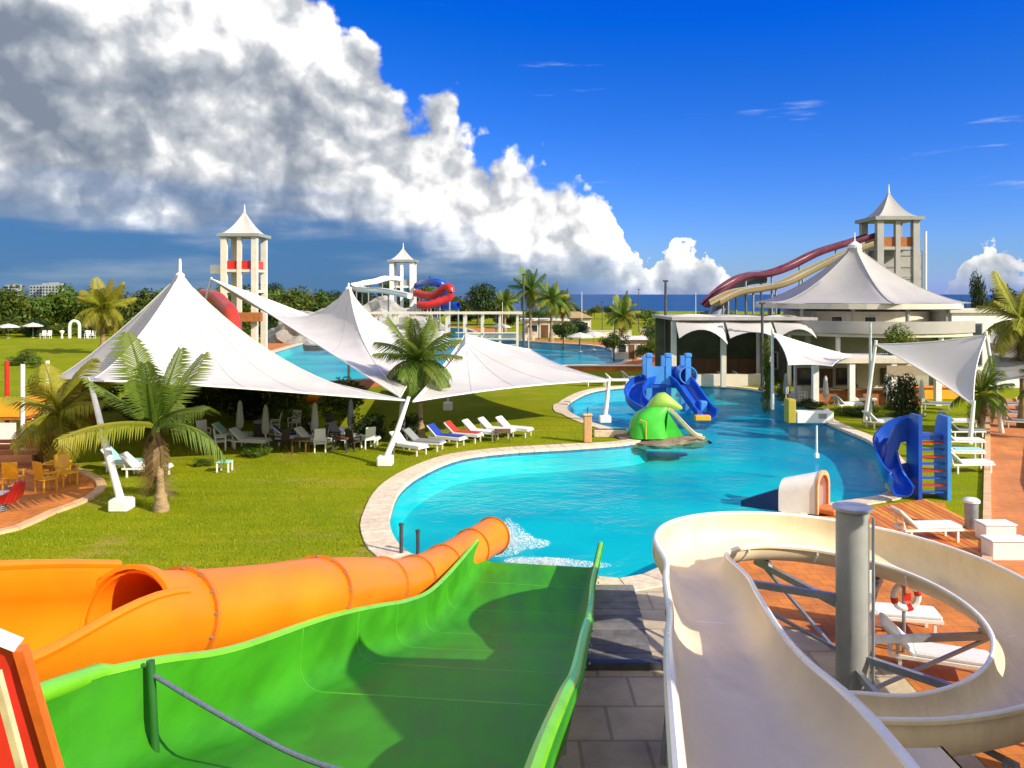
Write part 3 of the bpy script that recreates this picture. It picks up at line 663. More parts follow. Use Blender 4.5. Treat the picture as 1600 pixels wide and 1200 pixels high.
scuts = [c for c in scuts if c < NW - 4] + ([NW - 1] if scuts[-1] == NW - 1 else [])
for a, b in zip(scuts[:-1], scuts[1:]):
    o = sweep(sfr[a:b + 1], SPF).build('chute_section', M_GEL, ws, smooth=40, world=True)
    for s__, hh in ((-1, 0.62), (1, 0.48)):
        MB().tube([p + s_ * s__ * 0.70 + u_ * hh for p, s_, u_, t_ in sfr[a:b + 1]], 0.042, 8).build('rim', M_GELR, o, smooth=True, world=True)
for c in scuts[1:-1]:
    p, s_, u_, t_ = sfr[c]
    sweep([(p - t_ * 0.02, s_, u_, t_), (p + t_ * 0.02, s_, u_, t_)], chute(1.30 + 0.092, 0.55, 0.41, 0.44, 0.045, 0.05, 0.05)).build('flange', M_GELR, ws, world=True)
m = MB(); m.lathe([(0.30, 0.02), (0.30, 3.86), (0.27, 3.93), (0.0, 3.95)], (cx, cy, 0), 28); m.build('column', M_GREY, ws, smooth=40, world=True)
m = MB(); m.lathe([(0.62, 0.02), (0.62, 0.10), (0.34, 0.55), (0.30, 0.56)], (cx, cy, 0), 28); m.box((cx, cy, 0.03), (1.5, 1.5, 0.06)); m.build('column_base', M_CONC, ws, smooth=30, world=True)
MB().lathe([(0.0, 3.96), (0.36, 3.955), (0.36, 3.90), (0.31, 3.88)], (cx, cy, 0), 24).build('column_cap', M_STEEL, ws, smooth=30, world=True)
MB().tube([(cx + 0.30, cy - 0.22, 0.1), (cx + 0.30, cy - 0.22, 3.8)], 0.03, 8).build('drain_pipe', M_STEEL, ws, smooth=True, world=True)
for c in (48, 60, 74, 88, 102, 114):
    p, s_, u_, t_ = sfr[c]; q = p - u_ * 0.12; d = Vector((q.x - cx, q.y - cy, 0)); d.normalize()
    a = Vector((cx, cy, q.z - 0.10)) + d * 0.27; m = MB(); m.bar(a, (q.x, q.y, q.z - 0.10), 0.10, 0.13)
    lowz = max(0.3, q.z - 1.1); m.bar(Vector((cx, cy, lowz)) + d * 0.27, Vector((q.x, q.y, q.z - 0.14)) - d * 0.35, 0.06)
    m.bar(q - d * 0.55, q + d * 0.55, 0.10, 0.08)
    m.build('bracket_arm', M_STEEL, ws, world=True)
for c in (10, 24, 34, 96, 110):
    p, s_, u_, t_ = sfr[c]; m = MB()
    for e in (-0.5, 0.5):
        q = p + s_ * e; m.tube([(q.x + s_.x * e * 0.5, q.y + s_.y * e * .5, 0.0), (q.x, q.y, q.z - 0.12)], 0.045, 8)
    m.bar(p - s_ * 0.7 - u_ * 0.14, p + s_ * 0.7 - u_ * 0.14, 0.08, 0.08)
    m.build('support_leg', M_STEEL, ws, world=True)
m = MB().box((3.03, 5.45, 4.40), (0.66, 1.75, 0.10), bev=0.03); m.box((3.36, 5.45, 4.30), (0.06, 1.75, 0.32), bev=0.02); m.build('start_ledge', M_GEL, ws, world=True)
# ---- tower platform that carries the starts (below and behind the viewer)
tw = thing('start_tower', 'concrete start platform on columns at the top of the slides', 'tower', (0, -1.2, 0))
MB().box((-1.5, -1.4, 4.38), (11.5, 6.6, 0.30)).build('platform', M_CONC, tw, world=True)
for x in (-6.6, -1.5, 3.6):
    for y in (-4.2, 1.4): MB().tube([(x, y, 0), (x, y, 4.22)], 0.22, 14).build('column', M_CONC, tw, smooth=True, world=True)
MB().box((-1.5, -1.0, 5.35), (3.2, 2.6, 1.64)).build('upper_step', M_CONC, tw, world=True)
# ---- unseen tower added right of the starts, out of frame, to shade both slides
sw = thing('shade_tower', 'unseen concrete tower added beside the slide starts to shade both slides', 'tower', (6.7, 4.5, 0))
MB().box((6.75, 4.4, 3.85), (2.9, 6.0, 7.7)).build('shade_core', M_CONC, sw, world=True)
MB().box((10.4, 10.0, 3.6), (2.4, 3.4, 7.2)).build('far_shade_core', M_CONC, sw, world=True)
for z in (2.8, 5.6): MB().box((6.75, 4.4, z), (2.96, 6.06, 0.25)).build('core_band', M_CREAM, sw, world=True)
for z in (2.6, 5.2): MB().box((10.4, 10.0, z), (2.46, 3.46, 0.25)).build('core_band', M_CREAM, sw, world=True)
MB().box((6.75, 4.4, 7.8), (3.2, 6.3, 0.2)).build('roof_slab', M_CREAM, sw, world=True)
MB().box((10.4, 10.0, 7.3), (2.7, 3.7, 0.2)).build('roof_slab', M_CREAM, sw, world=True)
MB().bar((8.2, 6.6, 5.4), (9.4, 8.8, 5.0), 1.2, 0.18).build('core_link', M_CONC, sw, world=True)
# ---- steel trestle standing between the green slide and the spiral
tr = thing('boardwalk', 'weathered grey boardwalk between the green slide and the spiral slide', 'boardwalk', (2.6, 18, 0))
for k in range(11):
    y = 21.75 - k * 0.42; MB().box((2.42 - (21.6 - y) * 0.055, y, 0.05), (1.75, 0.38, 0.06), bev=0.012).build('board', pm('grey_timber', (0.15, 0.145, 0.14), 0.85, 0.25, 3.0, bump=0.2, rnd=0.4, dirt=.4), tr, world=True)
MB().box((2.15, 17.15, 0.10), (2.1, 0.16, 0.16)).build('edge_beam', M_DARK, tr, world=True)
# ---- splashes where the slides meet the water
def splash(name, c, rx, ry, hgt, n, label, seed):
    rg = np.random.default_rng(seed); m = MB()
    for k in range(n):
        a = rg.random() * 6.283; q = rg.random() ** .8 * (1 + .25 * math.sin(3 * a + seed)); x, y = c[0] + rx * q * math.cos(a), c[1] + ry * q * math.sin(a)
        z = -0.125 + max(0, hgt * (1 - q) * rg.random() ** 2); r = 0.004 + 0.02 * rg.random() ** 5
        m.add([(x + r, y, z), (x - r, y, z), (x, y + r, z), (x, y - r, z), (x, y, z + r), (x, y, z - r)], [(0, 2, 4), (2, 1, 4), (1, 3, 4), (3, 0, 4), (2, 0, 5), (1, 2, 5), (3, 1, 5), (0, 3, 5)])
    return props(m.build(name, M_FOAM, fix=False), label, 'water foam', kind='stuff')
splash('splash_foam', (-0.1, 26.1), 1.1, 1.0, 0.9, 9000, 'white splash where the orange tube pours into the pool', 1)
splash('splash_foam', (1.0, 24.2), 1.6, 0.6, 0.2, 7000, 'white foam line at the foot of the green slide', 2)
# ================================================================== TENTS AND SAILS
def membrane(peak, corners, ks=None, zlow=None, k2=1.7, r0=0.18, sag=0.10, k=2.0, base_drop=0.0, nt_=14, ns=12, apex_r=None, kc=1.3, mid=0.12):
    """tensioned skin: concave cone between a peak and corner points with inward-curved edges"""
    P = Vector(peak); C = [Vector(c) for c in corners]; per = []; kk = []
    for i in range(len(C)):
        a, b = C[i], C[(i + 1) % len(C)]
        for j in range(ns):
            u = j / ns; e = a.lerp(b, u); bow = 4 * u * (1 - u)
            cen = Vector((P.x, P.y, e.z)); e = e.lerp(cen, sag * bow); e.z -= base_drop * bow * (a - b).length
            per.append((e, bow)); kk.append(k if ks is None else ks[i] + (ks[(i + 1) % len(C)] - ks[i]) * u)
    rows = []
    for q in range(nt_ + 1):
        t = q / nt_; row = []
        for (e, bow), kq in zip(per, kk):
            x = P.x + (e.x - P.x) * t; y = P.y + (e.y - P.y) * t
            if t * (Vector((e.x - P.x, e.y - P.y)).length) < r0:
                d = Vector((e.x - P.x, e.y - P.y)).normalized() * r0; x, y = P.x + d.x, P.y + d.y
            low = min(P.z, e.z) if e.z < P.z else P.z - 2.0
            z = e.z * (1 - (1 - t) ** kc) + P.z * (1 - t) ** kc if False else e.z + (P.z - e.z) * ((1 - t) ** kq)
            if zlow is not None: z = zlow + (P.z - zlow) * (1 - t) ** k + (e.z - zlow) * t ** k2
            z -= mid * bow * math.sin(math.pi * t) * 4
            row.append(Vector((x, y, z)))
        rows.append(row)
    return rows, per
def skin(rows, th=0.025, close=True):
    m = MB(); top = rows; bot = [[p - Vector((0, 0, th)) for p in r] for r in rows]
    m.grid(top, close=close); m.grid([r[::-1] for r in bot], close=close); m.grid([top[-1], bot[-1]], close=close); m.grid([bot[0], top[0]], close=close)
    if not close:
        m.grid([[r[0] for r in top], [r[0] for r in bot]]); m.grid([[r[-1] for r in bot], [r[-1] for r in top]])
    return m
def tent(name, label, peak, corners, mat=M_FAB, group=None, finial=0.8, sag=0.10, k=2.0, masts=None, pole=True, mid=0.12, cat='tent', seams=True, r0=0.2, zlow=None, ks=None):
    base = Vector((peak[0], peak[1], 0)); T_ = thing(name, label, cat, base, group=group)
    rows, per = membrane(peak, corners, ks=ks, zlow=zlow, sag=sag, k=k, mid=mid, r0=r0)
    sk = skin(rows).build('membrane', mat, T_, smooth=60, world=True)
    MB().tube([p for p in rows[-1]] + [rows[-1][0]], 0.045, 6).build('edge_cable', M_WHITE, sk, smooth=True, world=True)
    ns = len(per) // len(corners)
    if seams:
        for i in range(0, len(per), 3):
            MB().tube([r[i] + Vector((0, 0, 0.006)) for r in rows[1:]], 0.024 if i % ns == 0 else 0.011, 5).build('ridge_seam' if i % ns == 0 else 'weld_seam', M_WHITE if i % ns == 0 else M_FAB2, sk, smooth=True, world=True)
    P = Vector(peak)
    if finial:
        MB().lathe([(r0 + 0.05, -0.25), (r0 + 0.05, 0.0), (0.09, 0.12), (0.07, finial), (0.0, finial + 0.05)], P, 12).build('mast_cap', M_WHITE, T_, smooth=40, world=True)
    if pole:
        MB().tube([(P.x, P.y, 0.0), (P.x, P.y, P.z)], 0.11, 12).build('centre_mast', M_WHITE, T_, smooth=True, world=True)
        MB().box((P.x, P.y, 0.3), (0.5, 0.5, 0.6), bev=0.05).build('mast_foot', M_WHITE, T_, world=True)
    for foot, top in (masts or []):
        foot, top = Vector(foot), Vector(top)
        mm = MB().tube([foot + Vector((0, 0, 0.25)), foot.lerp(top, 0.5), top + (top - foot).normalized() * 0.15], [0.15, 0.13, 0.09], 12).build('corner_mast', M_WHITE, T_, smooth=True, world=True)
        MB().box(foot + Vector((0, 0, 0.22)), (0.72, 0.72, 0.46), bev=0.06).build('mast_foot', M_WHITE, mm, world=True)
    return T_
# the big tent on the left
B_ = Vector((-16.9, 32.2, 4.55)); C_ = Vector((-5.0, 38.2, 2.95)); A_ = Vector((-26.6, 46.5, 3.1)); D_ = Vector((-20.5, 62.0, 3.2)); E_ = Vector((-29.5, 57.0, 3.2))
tent('white_tent', 'large white peaked tent on the left, its peak topped by a white finial', (-19.0, 46, 9.15), [A_, E_, D_, C_, B_], ks=[1.2, 1.5, 1.6, 1.9, 1.45], mid=0.12, sag=0.08, finial=0.85,
     masts=[(gp(190, 797), B_), (gp(602, 727), C_ + Vector((0.05, 0, 0.05)))])
# the long tent behind it: a high corner on the left, a peak in the middle
H_ = Vector((-26.2, 70, 9.35)); C2 = Vector((-5.45, 39.2, 3.0)); R_ = Vector((-6.4, 76, 4.5)); Q_ = Vector((-18, 84, 4.6))
Tt = tent('white_tent', 'long white tent behind the big one with a slender peak and a high left corner', (-12.6, 62, 8.5), [C2, R_, Q_, H_], k=3.6, zlow=4.5, mid=0.03, sag=0.03, finial=0.35, masts=[((-29.2, 71.5, 0), H_)])
# the flat right-hand wing of the tents
T3 = Vector((6.1, 50.5, 2.62)); U3 = Vector((-3.6, 62.5, 4.9)); L3 = Vector((-4.75, 38.6, 2.85)); V3 = Vector((1.5, 64, 3.6))
tent('white_tent', 'low white tent wing stretching right over the lawn to a slanted pole', (-3.2, 55.5, 4.6), [L3, T3, V3, U3], k=1.35, mid=0.05, sag=0.10, finial=0, pole=False,
     masts=[(gp(945, 660), T3)])
lp = thing('tent_prop', 'short white prop pole on a white block under the low tent wing', 'pole', gp(700, 641))
q = gp(700, 641); MB().tube([q + Vector((0, 0, .4)), (q.x, q.y, 3.3)], 0.07, 10).build('pole', M_WHITE, lp, smooth=True, world=True); MB().box(q + Vector((0, 0, .28)), (.62, .62, .56), bev=.04).build('foot', M_WHITE, lp, world=True)
# sails on the right
def sail(name, label, c4, sagv=0.35, mat=M_FAB, poles=(), cat='shade sail', curve=0.10, group=None):
    """three- or four-cornered sail with hollow edges"""
    C = [Vector(c) for c in c4]; ce = sum(C, Vector((0, 0, 0))) / len(C); base = Vector((ce.x, ce.y, 0)); T_ = thing(name, label, cat, base, group=group)
    rows = []; n = 12
    if len(C) == 3: C = [C[0], C[1], C[2], C[2]]
    for i in range(n + 1):
        u = i / n; row = []
        for j in range(n + 1):
            v = j / n; p = C[0].lerp(C[1], v).lerp(C[3].lerp(C[2], v), u)
            hollow = curve * 4 * max(u * (1 - u) * (1 if v in (0, 1) else abs(2 * v - 1) ** 3), v * (1 - v) * (1 if u in (0, 1) else abs(2 * u - 1) ** 3))
            p = p.lerp(ce, hollow); p = p + Vector((0, 0, -sagv * 16 * u * (1 - u) * v * (1 - v))); row.append(p)
        rows.append(row)
    sk = skin(rows, 0.02, close=False).build('membrane', mat, T_, smooth=60, world=True)
    ed = rows[0] + [r[-1] for r in rows[1:]] + rows[-1][::-1][1:] + [r[0] for r in rows[::-1]][1:]
    MB().tube(ed, 0.035, 6).build('edge_cable', M_WHITE, sk, world=True)
    for foot, top in poles:
        foot, top = Vector(foot), Vector(top); MB().tube([foot, top + (top - foot).normalized() * 0.25], [0.13, 0.09], 12).build('mast', M_WHITE, T_, smooth=True, world=True)
    return T_
SF = at(1368, 538, 50); SG = at(1541, 524, 46); SH = at(1521, 633, 43)
sail('shade_sail', 'large white triangular sail sloping to a low point above the right lawn', [SF, SG, SH], 0.25, poles=[(Vector((SF.x - .4, SF.y + .6, 0)), SF), (Vector((SG.x + 1.2, SG.y + .5, 0)), SG), (Vector((SH.x - .2, SH.y, 0)), SH)])
SI = at(1207, 520, 56); SJ = at(1330, 556, 58); SK = at(1300, 572, 50); SL = at(1232, 570, 50)
sail('shade_sail', 'small white sail stretched in front of the pavilion wall', [SI, SJ, SK, SL], 0.35, poles=[(Vector((SI.x, SI.y, 0)), SI)])
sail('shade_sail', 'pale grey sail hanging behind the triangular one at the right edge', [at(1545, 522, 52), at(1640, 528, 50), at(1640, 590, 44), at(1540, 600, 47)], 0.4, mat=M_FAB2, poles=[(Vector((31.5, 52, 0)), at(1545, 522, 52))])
# ================================================================== PAVILION ON THE RIGHT
pv = thing('pavilion', 'round pavilion with a big grey peaked canvas roof on the right', 'building', (32.4, 76, 0))
pcx, pcy = 32.4, 76.0; NP = 6
def octp(r, z, n=NP, ph=0.10): return [Vector((pcx + r * math.cos(2 * math.pi * (k + ph) / n), pcy + r * math.sin(2 * math.pi * (k + ph) / n), z)) for k in range(n)]
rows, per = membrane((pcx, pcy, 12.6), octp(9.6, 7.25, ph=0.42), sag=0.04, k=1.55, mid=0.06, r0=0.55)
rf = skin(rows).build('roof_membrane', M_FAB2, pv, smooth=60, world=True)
nsg = len(per) // NP
for i in range(NP): MB().tube([r[i * nsg] + Vector((0, 0, .01)) for r in rows], 0.035, 6).build('ridge_seam', M_FAB2, rf, world=True)
MB().lathe([(0.6, -0.2), (0.62, 0.1), (0.3, 0.35), (0.06, 0.5), (0.04, 1.3), (0, 1.32)], (pcx, pcy, 12.55), 14).build('roof_cap', M_WHITE, pv, smooth=40, world=True)
m = MB(); o1, o2 = octp(9.0, 7.2, 40), octp(9.0, 6.75, 40); i1, i2 = octp(8.6, 7.2, 40), octp(8.6, 6.75, 40); m.grid([o1, o2, i2, i1, o1], close=True); m.build('eave_beam', M_CREAM, pv, world=True)
for k, p in enumerate(octp(8.4, 0, 12, 0.2)):
    MB().tube([(p.x, p.y, 4.6), (p.x, p.y, 6.9)], 0.16, 10).build('upper_column', M_GREY, pv, smooth=True, world=True)
m = MB(); a, b = octp(6.4, 4.6, 30), octp(6.4, 6.5, 30); m.grid([a, b], close=True); m.build('upper_wall', M_CREAM, pv, world=True)
for k in range(11, 22, 2):
    q = 2 * math.pi * (k + .5) / 30; c = Vector((pcx + 6.42 * math.cos(q), pcy + 6.42 * math.sin(q), 5.5))
    wd = MB().box(c, (1.0, 0.1, 1.2), rz=q + math.pi / 2).build('window', M_WHITE, pv, world=True)
    MB().box(c + Vector((math.cos(q), math.sin(q), 0)) * .03, (0.86, 0.1, 1.06), rz=q + math.pi / 2).build('pane', M_GLASS, wd, world=True)
m = MB(); a, b, c, d = octp(10.2, 4.75, 40), octp(10.2, 5.75, 40), octp(9.9, 5.75, 40), octp(9.9, 4.75, 40); m.grid([a, b, c, d], close=True); m.build('parapet', pm('parapet_render', (.36, .35, .33), .8, .08, .6, dirt=.3), pv, smooth=30, world=True)
m = MB().prism([(p.x, p.y) for p in octp(10.05, 0, 40)], 4.45, 4.74); m.build('terrace_slab', M_CREAM, pv, world=True)
for k, p in enumerate(octp(9.6, 0, 14, 0.3)):
    if p.y < 80: MB().tube([(p.x, p.y, 0), (p.x, p.y, 4.5)], 0.20, 12).build('column', M_WHITE, pv, smooth=True, world=True)
m = MB(); a, b = octp(7.2, 0, 30), octp(7.2, 4.48, 30); m.grid([a, b], close=True); m.build('ground_wall', pm('drab_wall', (.26, .25, .19), .85, .15, .6, dirt=.3), pv, world=True)
for k in (12, 14, 16, 18, 20, 22):
    q = 2 * math.pi * (k + .5) / 30; c = Vector((pcx + 7.2 * math.cos(q), pcy + 7.2 * math.sin(q), 1.5)); dr = k in (16, 20)
    wd = MB().box(c + Vector((0, 0, -0.25 if dr else 0.2)), (1.25, 0.16, 2.5 if dr else 1.7), rz=q + math.pi / 2).build('door' if dr else 'window', M_WOOD if dr else M_WHITE, pv, world=True)
    MB().box(c + Vector((math.cos(q), math.sin(q), 0)) * .05 + Vector((0, 0, -0.1 if dr else 0.2)), (1.0, 0.14, 1.9 if dr else 1.45), rz=q + math.pi / 2).build('pane', M_GLASS, wd, world=True)
# bar building in front of the pavilion
bb = thing('pool_bar', 'low cream pool bar with dark openings below the pavilion', 'building', (26.5, 60, 0))
MB().box((26.2, 60, 3.25), (9.6, 5.0, 0.35)).build('roof_slab', M_CREAM, bb, world=True)
MB().box((26.2, 61.8, 1.55), (9.0, 0.3, 3.06)).build('back_wall', M_CREAM, bb, world=True)
for x in (21.8, 24.4, 27.4, 30.6): MB().box((x, 57.8, 1.54), (0.4, 0.4, 3.06)).build('pillar', M_WHITE, bb, world=True)
MB().box((25.8, 58.3, 0.55), (7.6, 0.5, 1.1)).build('counter', M_RUST, bb, world=True)
MB().box((25.8, 58.2, 1.13), (7.9, 0.8, 0.06)).build('counter_top', M_WOOD, bb, world=True)
MB().box((24.0, 61.5, 1.6), (1.0, 0.2, 1.4)).build('shelf', M_WOOD, bb, world=True)
for x in (22.6, 25.6, 29.0):
    wd = MB().box((x, 61.6, 1.7), (1.5, 0.16, 1.3)).build('window', M_WOOD, bb, world=True); MB().box((x, 61.55, 1.7), (1.3, 0.14, 1.1)).build('pane', M_GLASS, wd, world=True)
MB().box((28.6, 57.55, 2.55), (3.6, 0.16, 0.7)).build('fascia_board', pm('tan_board', (.32, .25, .17), .8), bb, world=True)
# white wing right of the pavilion
wg = thing('white_wing', 'plain white flat roofed wing right of the pavilion', 'building', (43, 72, 0))
MB().box((44.5, 73, 3.2), (13.5, 8, 6.4)).build('wall', M_WHITE, wg, world=True)
MB().box((44.5, 73, 6.55), (14.0, 8.5, 0.26)).build('roof', M_CREAM, wg, world=True)
for x in (39.5, 42.3, 45.1, 47.9):
    wd = MB().box((x, 68.98, 2.6), (1.7, 0.14, 1.5)).build('window', M_GREY, wg, world=True); MB().box((x, 68.95, 2.6), (1.5, 0.14, 1.3)).build('pane', M_GLASS, wd, world=True)
    wd = MB().box((x, 68.98, 5.0), (1.7, 0.14, 1.1)).build('window', M_GREY, wg, world=True); MB().box((x, 68.95, 5.0), (1.5, 0.14, 0.9)).build('pane', M_GLASS, wd, world=True)
# open wing with white canvas awnings left of the pavilion
aw = thing('awning_hall', 'open hall with white canvas awnings left of the pavilion', 'building', (19.5, 72, 0))
MB().box((20.0, 74, 5.9), (12.5, 10, 0.25)).build('roof_slab', M_CONC, aw, world=True)
MB().box((20.0, 78.6, 2.85), (12, 0.3, 5.7)).build('back_wall', pm('olive_wall', (.12, .14, .08), .9, .25, .5), aw, world=True)
for x in (14.0, 18.3, 22.4, 25.6): MB().box((x, 69.6, 2.85), (0.42, 0.42, 5.7)).build('pillar', M_CREAM if x < 24 else M_GREY, aw, world=True)
for i, (x0, x1) in enumerate(((14.1, 18.2), (18.4, 22.3), (22.5, 25.7))):
    rows = []
    for j in range(9):
        u = j / 8; dip = 4 * u * (1 - u)
        x = x0 + (x1 - x0) * u; rows.append([Vector((x, 71.5, 6.05 + (.22, .1, .15)[i] * u * (1 - u) * 4)), Vector((x, 69.4, 5.75 - .2 * dip)), Vector((x, 67.8 - .3 * dip, 4.3 + (1.0, .55, .8)[i] * dip - .5 * u * (i == 0)))])
    skin(rows, 0.02, close=False).build('awning', pm('weathered_canvas', (.58, .56, .53), .7, .06, .5, trans=.12, dirt=.2), aw, smooth=True, world=True)
MB().box((19.6, 75.5, 1.0), (7.5, 0.7, 2.0)).build('inner_counter', M_WOOD, aw, world=True)
MB().box((19.2, 70.6, 0.5), (6.5, 0.5, 1.0)).build('low_wall', M_CREAM, aw, world=True)
# ================================================================== SLIDE TOWERS
def pavroof(T_, c, z, half, h, mat=M_FAB, fin=0.9, over=1.18, k=1.6):
    cx_, cy_ = c; cs = [(cx_ + sx * half * over, cy_ + sy * half * over, z) for sx, sy in ((-1, -1), (1, -1), (1, 1), (-1, 1))]
    rows, per = membrane((cx_, cy_, z + h), cs, sag=0.07, k=k, mid=0.03, r0=0.1)
    r_ = skin(rows).build('roof', mat, T_, smooth=55, world=True); MB().lathe([(.16, -.1), (.1, .1), (.04, fin), (0, fin + .03)], (cx_, cy_, z + h), 8).build('finial', M_WHITE, r_, smooth=True, world=True)
def tower(name, label, c, half, zf, zr, rh, ztop=None, mat=M_CREAM, railmat=M_RED, levels=(), roofm=M_FAB, rk=1.6):
    cx_, cy_ = c; T_ = thing(name, label, 'tower', (cx_, cy_, 0))
    for sx in (-1, 1):
        for sy in (-1, 1): MB().box((cx_ + sx * half, cy_ + sy * half, zr / 2), (0.75, 0.75, zr)).build('column', mat, T_, world=True)
    MB().box((cx_, cy_ - half, zr / 2 + 0.1), (0.55, 0.5, zr - .2)).build('column', mat, T_, world=True)
    for zz in (zf,) + tuple(levels):
        MB().box((cx_, cy_, zz), (2 * half + 0.4, 2 * half + 0.4, 0.35)).build('floor', mat, T_, world=True)
    for s_ in (-1, 1):
        MB().box((cx_, cy_ + s_ * (half - 0.05), zf + 0.75), (2 * half - 0.8, 0.12, 1.15)).build('guard_panel', railmat, T_, world=True)
        MB().box((cx_ + s_ * (half - 0.05), cy_, zf + 0.75), (0.12, 2 * half - 0.8, 1.15)).build('guard_panel', railmat, T_, world=True)
    MB().box((cx_, cy_, zr + 0.18), (2 * half + 1.5, 2 * half + 1.5, 0.42)).build('ring_beam', M_GREY, T_, world=True)
    pavroof(T_, c, zr + 0.42, half, rh, roofm, k=rk)
    return T_
t1 = tower('slide_tower', 'tall left slide tower with cream columns, red floor panels and white tent roof', (-36.6, 110), 2.05, 11.2, 15.8, 3.2, levels=(8.4,))
MB().box((-39.9, 110, 11.4), (1.9, 2.4, 1.2)).build('start_box', M_WHITE, t1, world=True)
MB().box((-36.4, 107.0, 5.0), (6.2, 0.8, 1.2)).build('lower_deck', M_RUST, t1, world=True)
t2 = tower('slide_tower', 'small middle slide tower with thin white posts above grey rockwork', (-20.3, 150), 1.85, 9.4, 14.0, 2.3, mat=M_WHITE, railmat=M_GREY)
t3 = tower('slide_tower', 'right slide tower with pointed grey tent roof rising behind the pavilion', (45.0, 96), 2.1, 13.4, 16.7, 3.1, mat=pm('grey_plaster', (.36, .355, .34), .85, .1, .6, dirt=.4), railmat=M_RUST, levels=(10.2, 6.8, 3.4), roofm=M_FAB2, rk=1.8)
MB().box((46.6, 98.6, 6.6), (6.0, 3.0, 13.2)).build('stair_wall', M_CONC, t3, world=True)
for k in range(9): MB().box((46.6, 97.05, 1.5 + k * 1.4), (5.6, 0.08, 0.10)).build('stair_band', M_GREY, t3, world=True)
for x in (43.9, 46.5, 49.4):
    MB().tube([(x, 97, 13.2), (x, 97, 14.5)], 0.05, 6).build('rail_post', M_STEEL, t3, world=True)
MB().tube([(43.9, 97, 14.5), (49.4, 97, 14.5)], 0.05, 6).build('hand_rail', M_STEEL, t3, world=True)
MB().tube([(49.9, 97.0, 0), (49.9, 97.0, 15.6)], 0.16, 8).build('corner_pole', M_WHITE, t3, world=True)
def flume(name, label, pts, w_, h_, mat, post=True, rimmat=None, cat='slide', n=6):
    pth = cr(pts, n); fr = frames(pth); b = Vector((pts[-1][0], pts[-1][1], 0)); T_ = thing(name, label, cat, b)
    sweep(fr, chute(w_, h_, h_, min(.3, w_ / 3), .05, .1, .05)).build('chute', mat, T_, smooth=40, world=True)
    if rimmat:
        for e in (-1, 1): MB().tube([p + s_ * e * (w_ / 2 + .05) + u_ * h_ for p, s_, u_, t_ in fr], .06, 6).build('rim', rimmat, T_, smooth=True, world=True)
    if post:
        for i in range(2, len(fr), max(3, len(fr) // 6)):
            p = fr[i][0]
            if p.z > 0.8: MB().tube([(p.x, p.y, 0), (p.x, p.y, p.z - .03)], 0.12, 8).build('post', M_STEEL, T_, smooth=True, world=True)
    return T_
def enclosed(name, label, pts, r, mat, n=6):
    pth = cr(pts, n); fr = frames(pth); b = Vector((pts[-1][0], pts[-1][1], 0)); T_ = thing(name, label, 'slide', b)
    k = len(fr) // 4
    for i in range(4):
        a, e = i * k, (i + 1) * k if i < 3 else len(fr) - 1
        pipe(fr[a:e + 1], r, 0.05).build('tube_section', mat, T_, smooth=True, world=True)
    for i in range(2, len(fr), max(3, len(fr) // 5)):
        p = fr[i][0]
        if p.z > r + .3: MB().tube([(p.x, p.y, 0), (p.x, p.y, p.z - r)], 0.14, 8).build('post', M_STEEL, T_, smooth=True, world=True)
    return T_
flume('flume', 'dark maroon slide coming down to the left from the right tower', [at(1362, 372, 95), at(1330, 382, 94), at(1280, 398, 92), at(1235, 420, 90), at(1200, 432, 88), at(1165, 436, 87), at(1135, 452, 86), at(1105, 480, 85)], 1.3, 0.55, M_MAROON, rimmat=M_MAROON)
flume('flume', 'pale yellowish slide running below the maroon one behind the pavilion', [at(1360, 386, 92), at(1320, 402, 91), at(1270, 425, 90), at(1225, 447, 88), at(1190, 455, 87), at(1150, 462, 85), at(1118, 478, 83)], 1.3, 0.6, pm('ochre_fibreglass', (.20, .15, .06), .5), rimmat=M_GREY)
enclosed('tube_flume', 'grey blue tube slide arching down at the left end of the maroon slide', [at(1196, 432, 90), at(1170, 435, 90), at(1150, 444, 89), at(1132, 462, 88), at(1115, 500, 87)], .75, pm('grey_blue_fibreglass', (.16, .20, .28), .4))
# slides round the middle tower
enclosed('tube_flume', 'blue tube slide looping out right of the middle tower', [at(652, 447, 150), at(668, 441, 146), at(690, 444, 143), at(700, 455, 146), at(680, 466, 150), at(664, 466, 148), at(690, 478, 142), at(716, 478, 140)], 0.72, M_BLUE)
enclosed('tube_flume', 'red tube slide curled beside the blue one at the middle tower', [at(650, 458, 146), at(676, 462, 142), at(696, 449, 140), at(704, 452, 139), at(700, 466, 139), at(668, 477, 139), at(655, 476, 140)], 0.68, M_RED)
flume('flume', 'white slide snaking left from the middle tower over the rocks', [at(622, 440, 146), at(606, 438, 142), at(588, 443, 140), at(570, 446, 138), at(556, 450, 137), at(566, 456, 134), at(600, 458, 132), at(640, 466, 130)], 1.5, 0.8, M_WHITE)
# rockwork under the middle tower
def rock(name, label, c, rx, ry, rz, seed, mat=M_GROCK, cat='rock'):
    bm = bmesh.new(); bmesh.ops.create_icosphere(bm, subdivisions=4, radius=1)
    for v in bm.verts:
        d = mnoise.fractal(v.co * 1.6 + Vector((seed, 0, 0)), 0.9, 2.1, 5) * 0.35 + mnoise.cell(v.co * 2.4 + Vector((seed, 3, 1))) * 0.12
        v.co = v.co * (1 + d); v.co = Vector((v.co.x * rx, v.co.y * ry, max(-0.05, v.co.z) * rz))
    me = bpy.data.meshes.new(name); bm.to_mesh(me); bm.free(); me.materials.append(mat)
    return props(link(name, me, loc=c), label, cat)
rock('rockwork', 'broad grey artificial rock under the middle slide tower', (-23, 141, 0), 11, 7, 6.6, 1)
rock('rockwork', 'lower grey rock mound left of the middle slide tower', (-34, 136, 0), 7, 5, 5.2, 5)
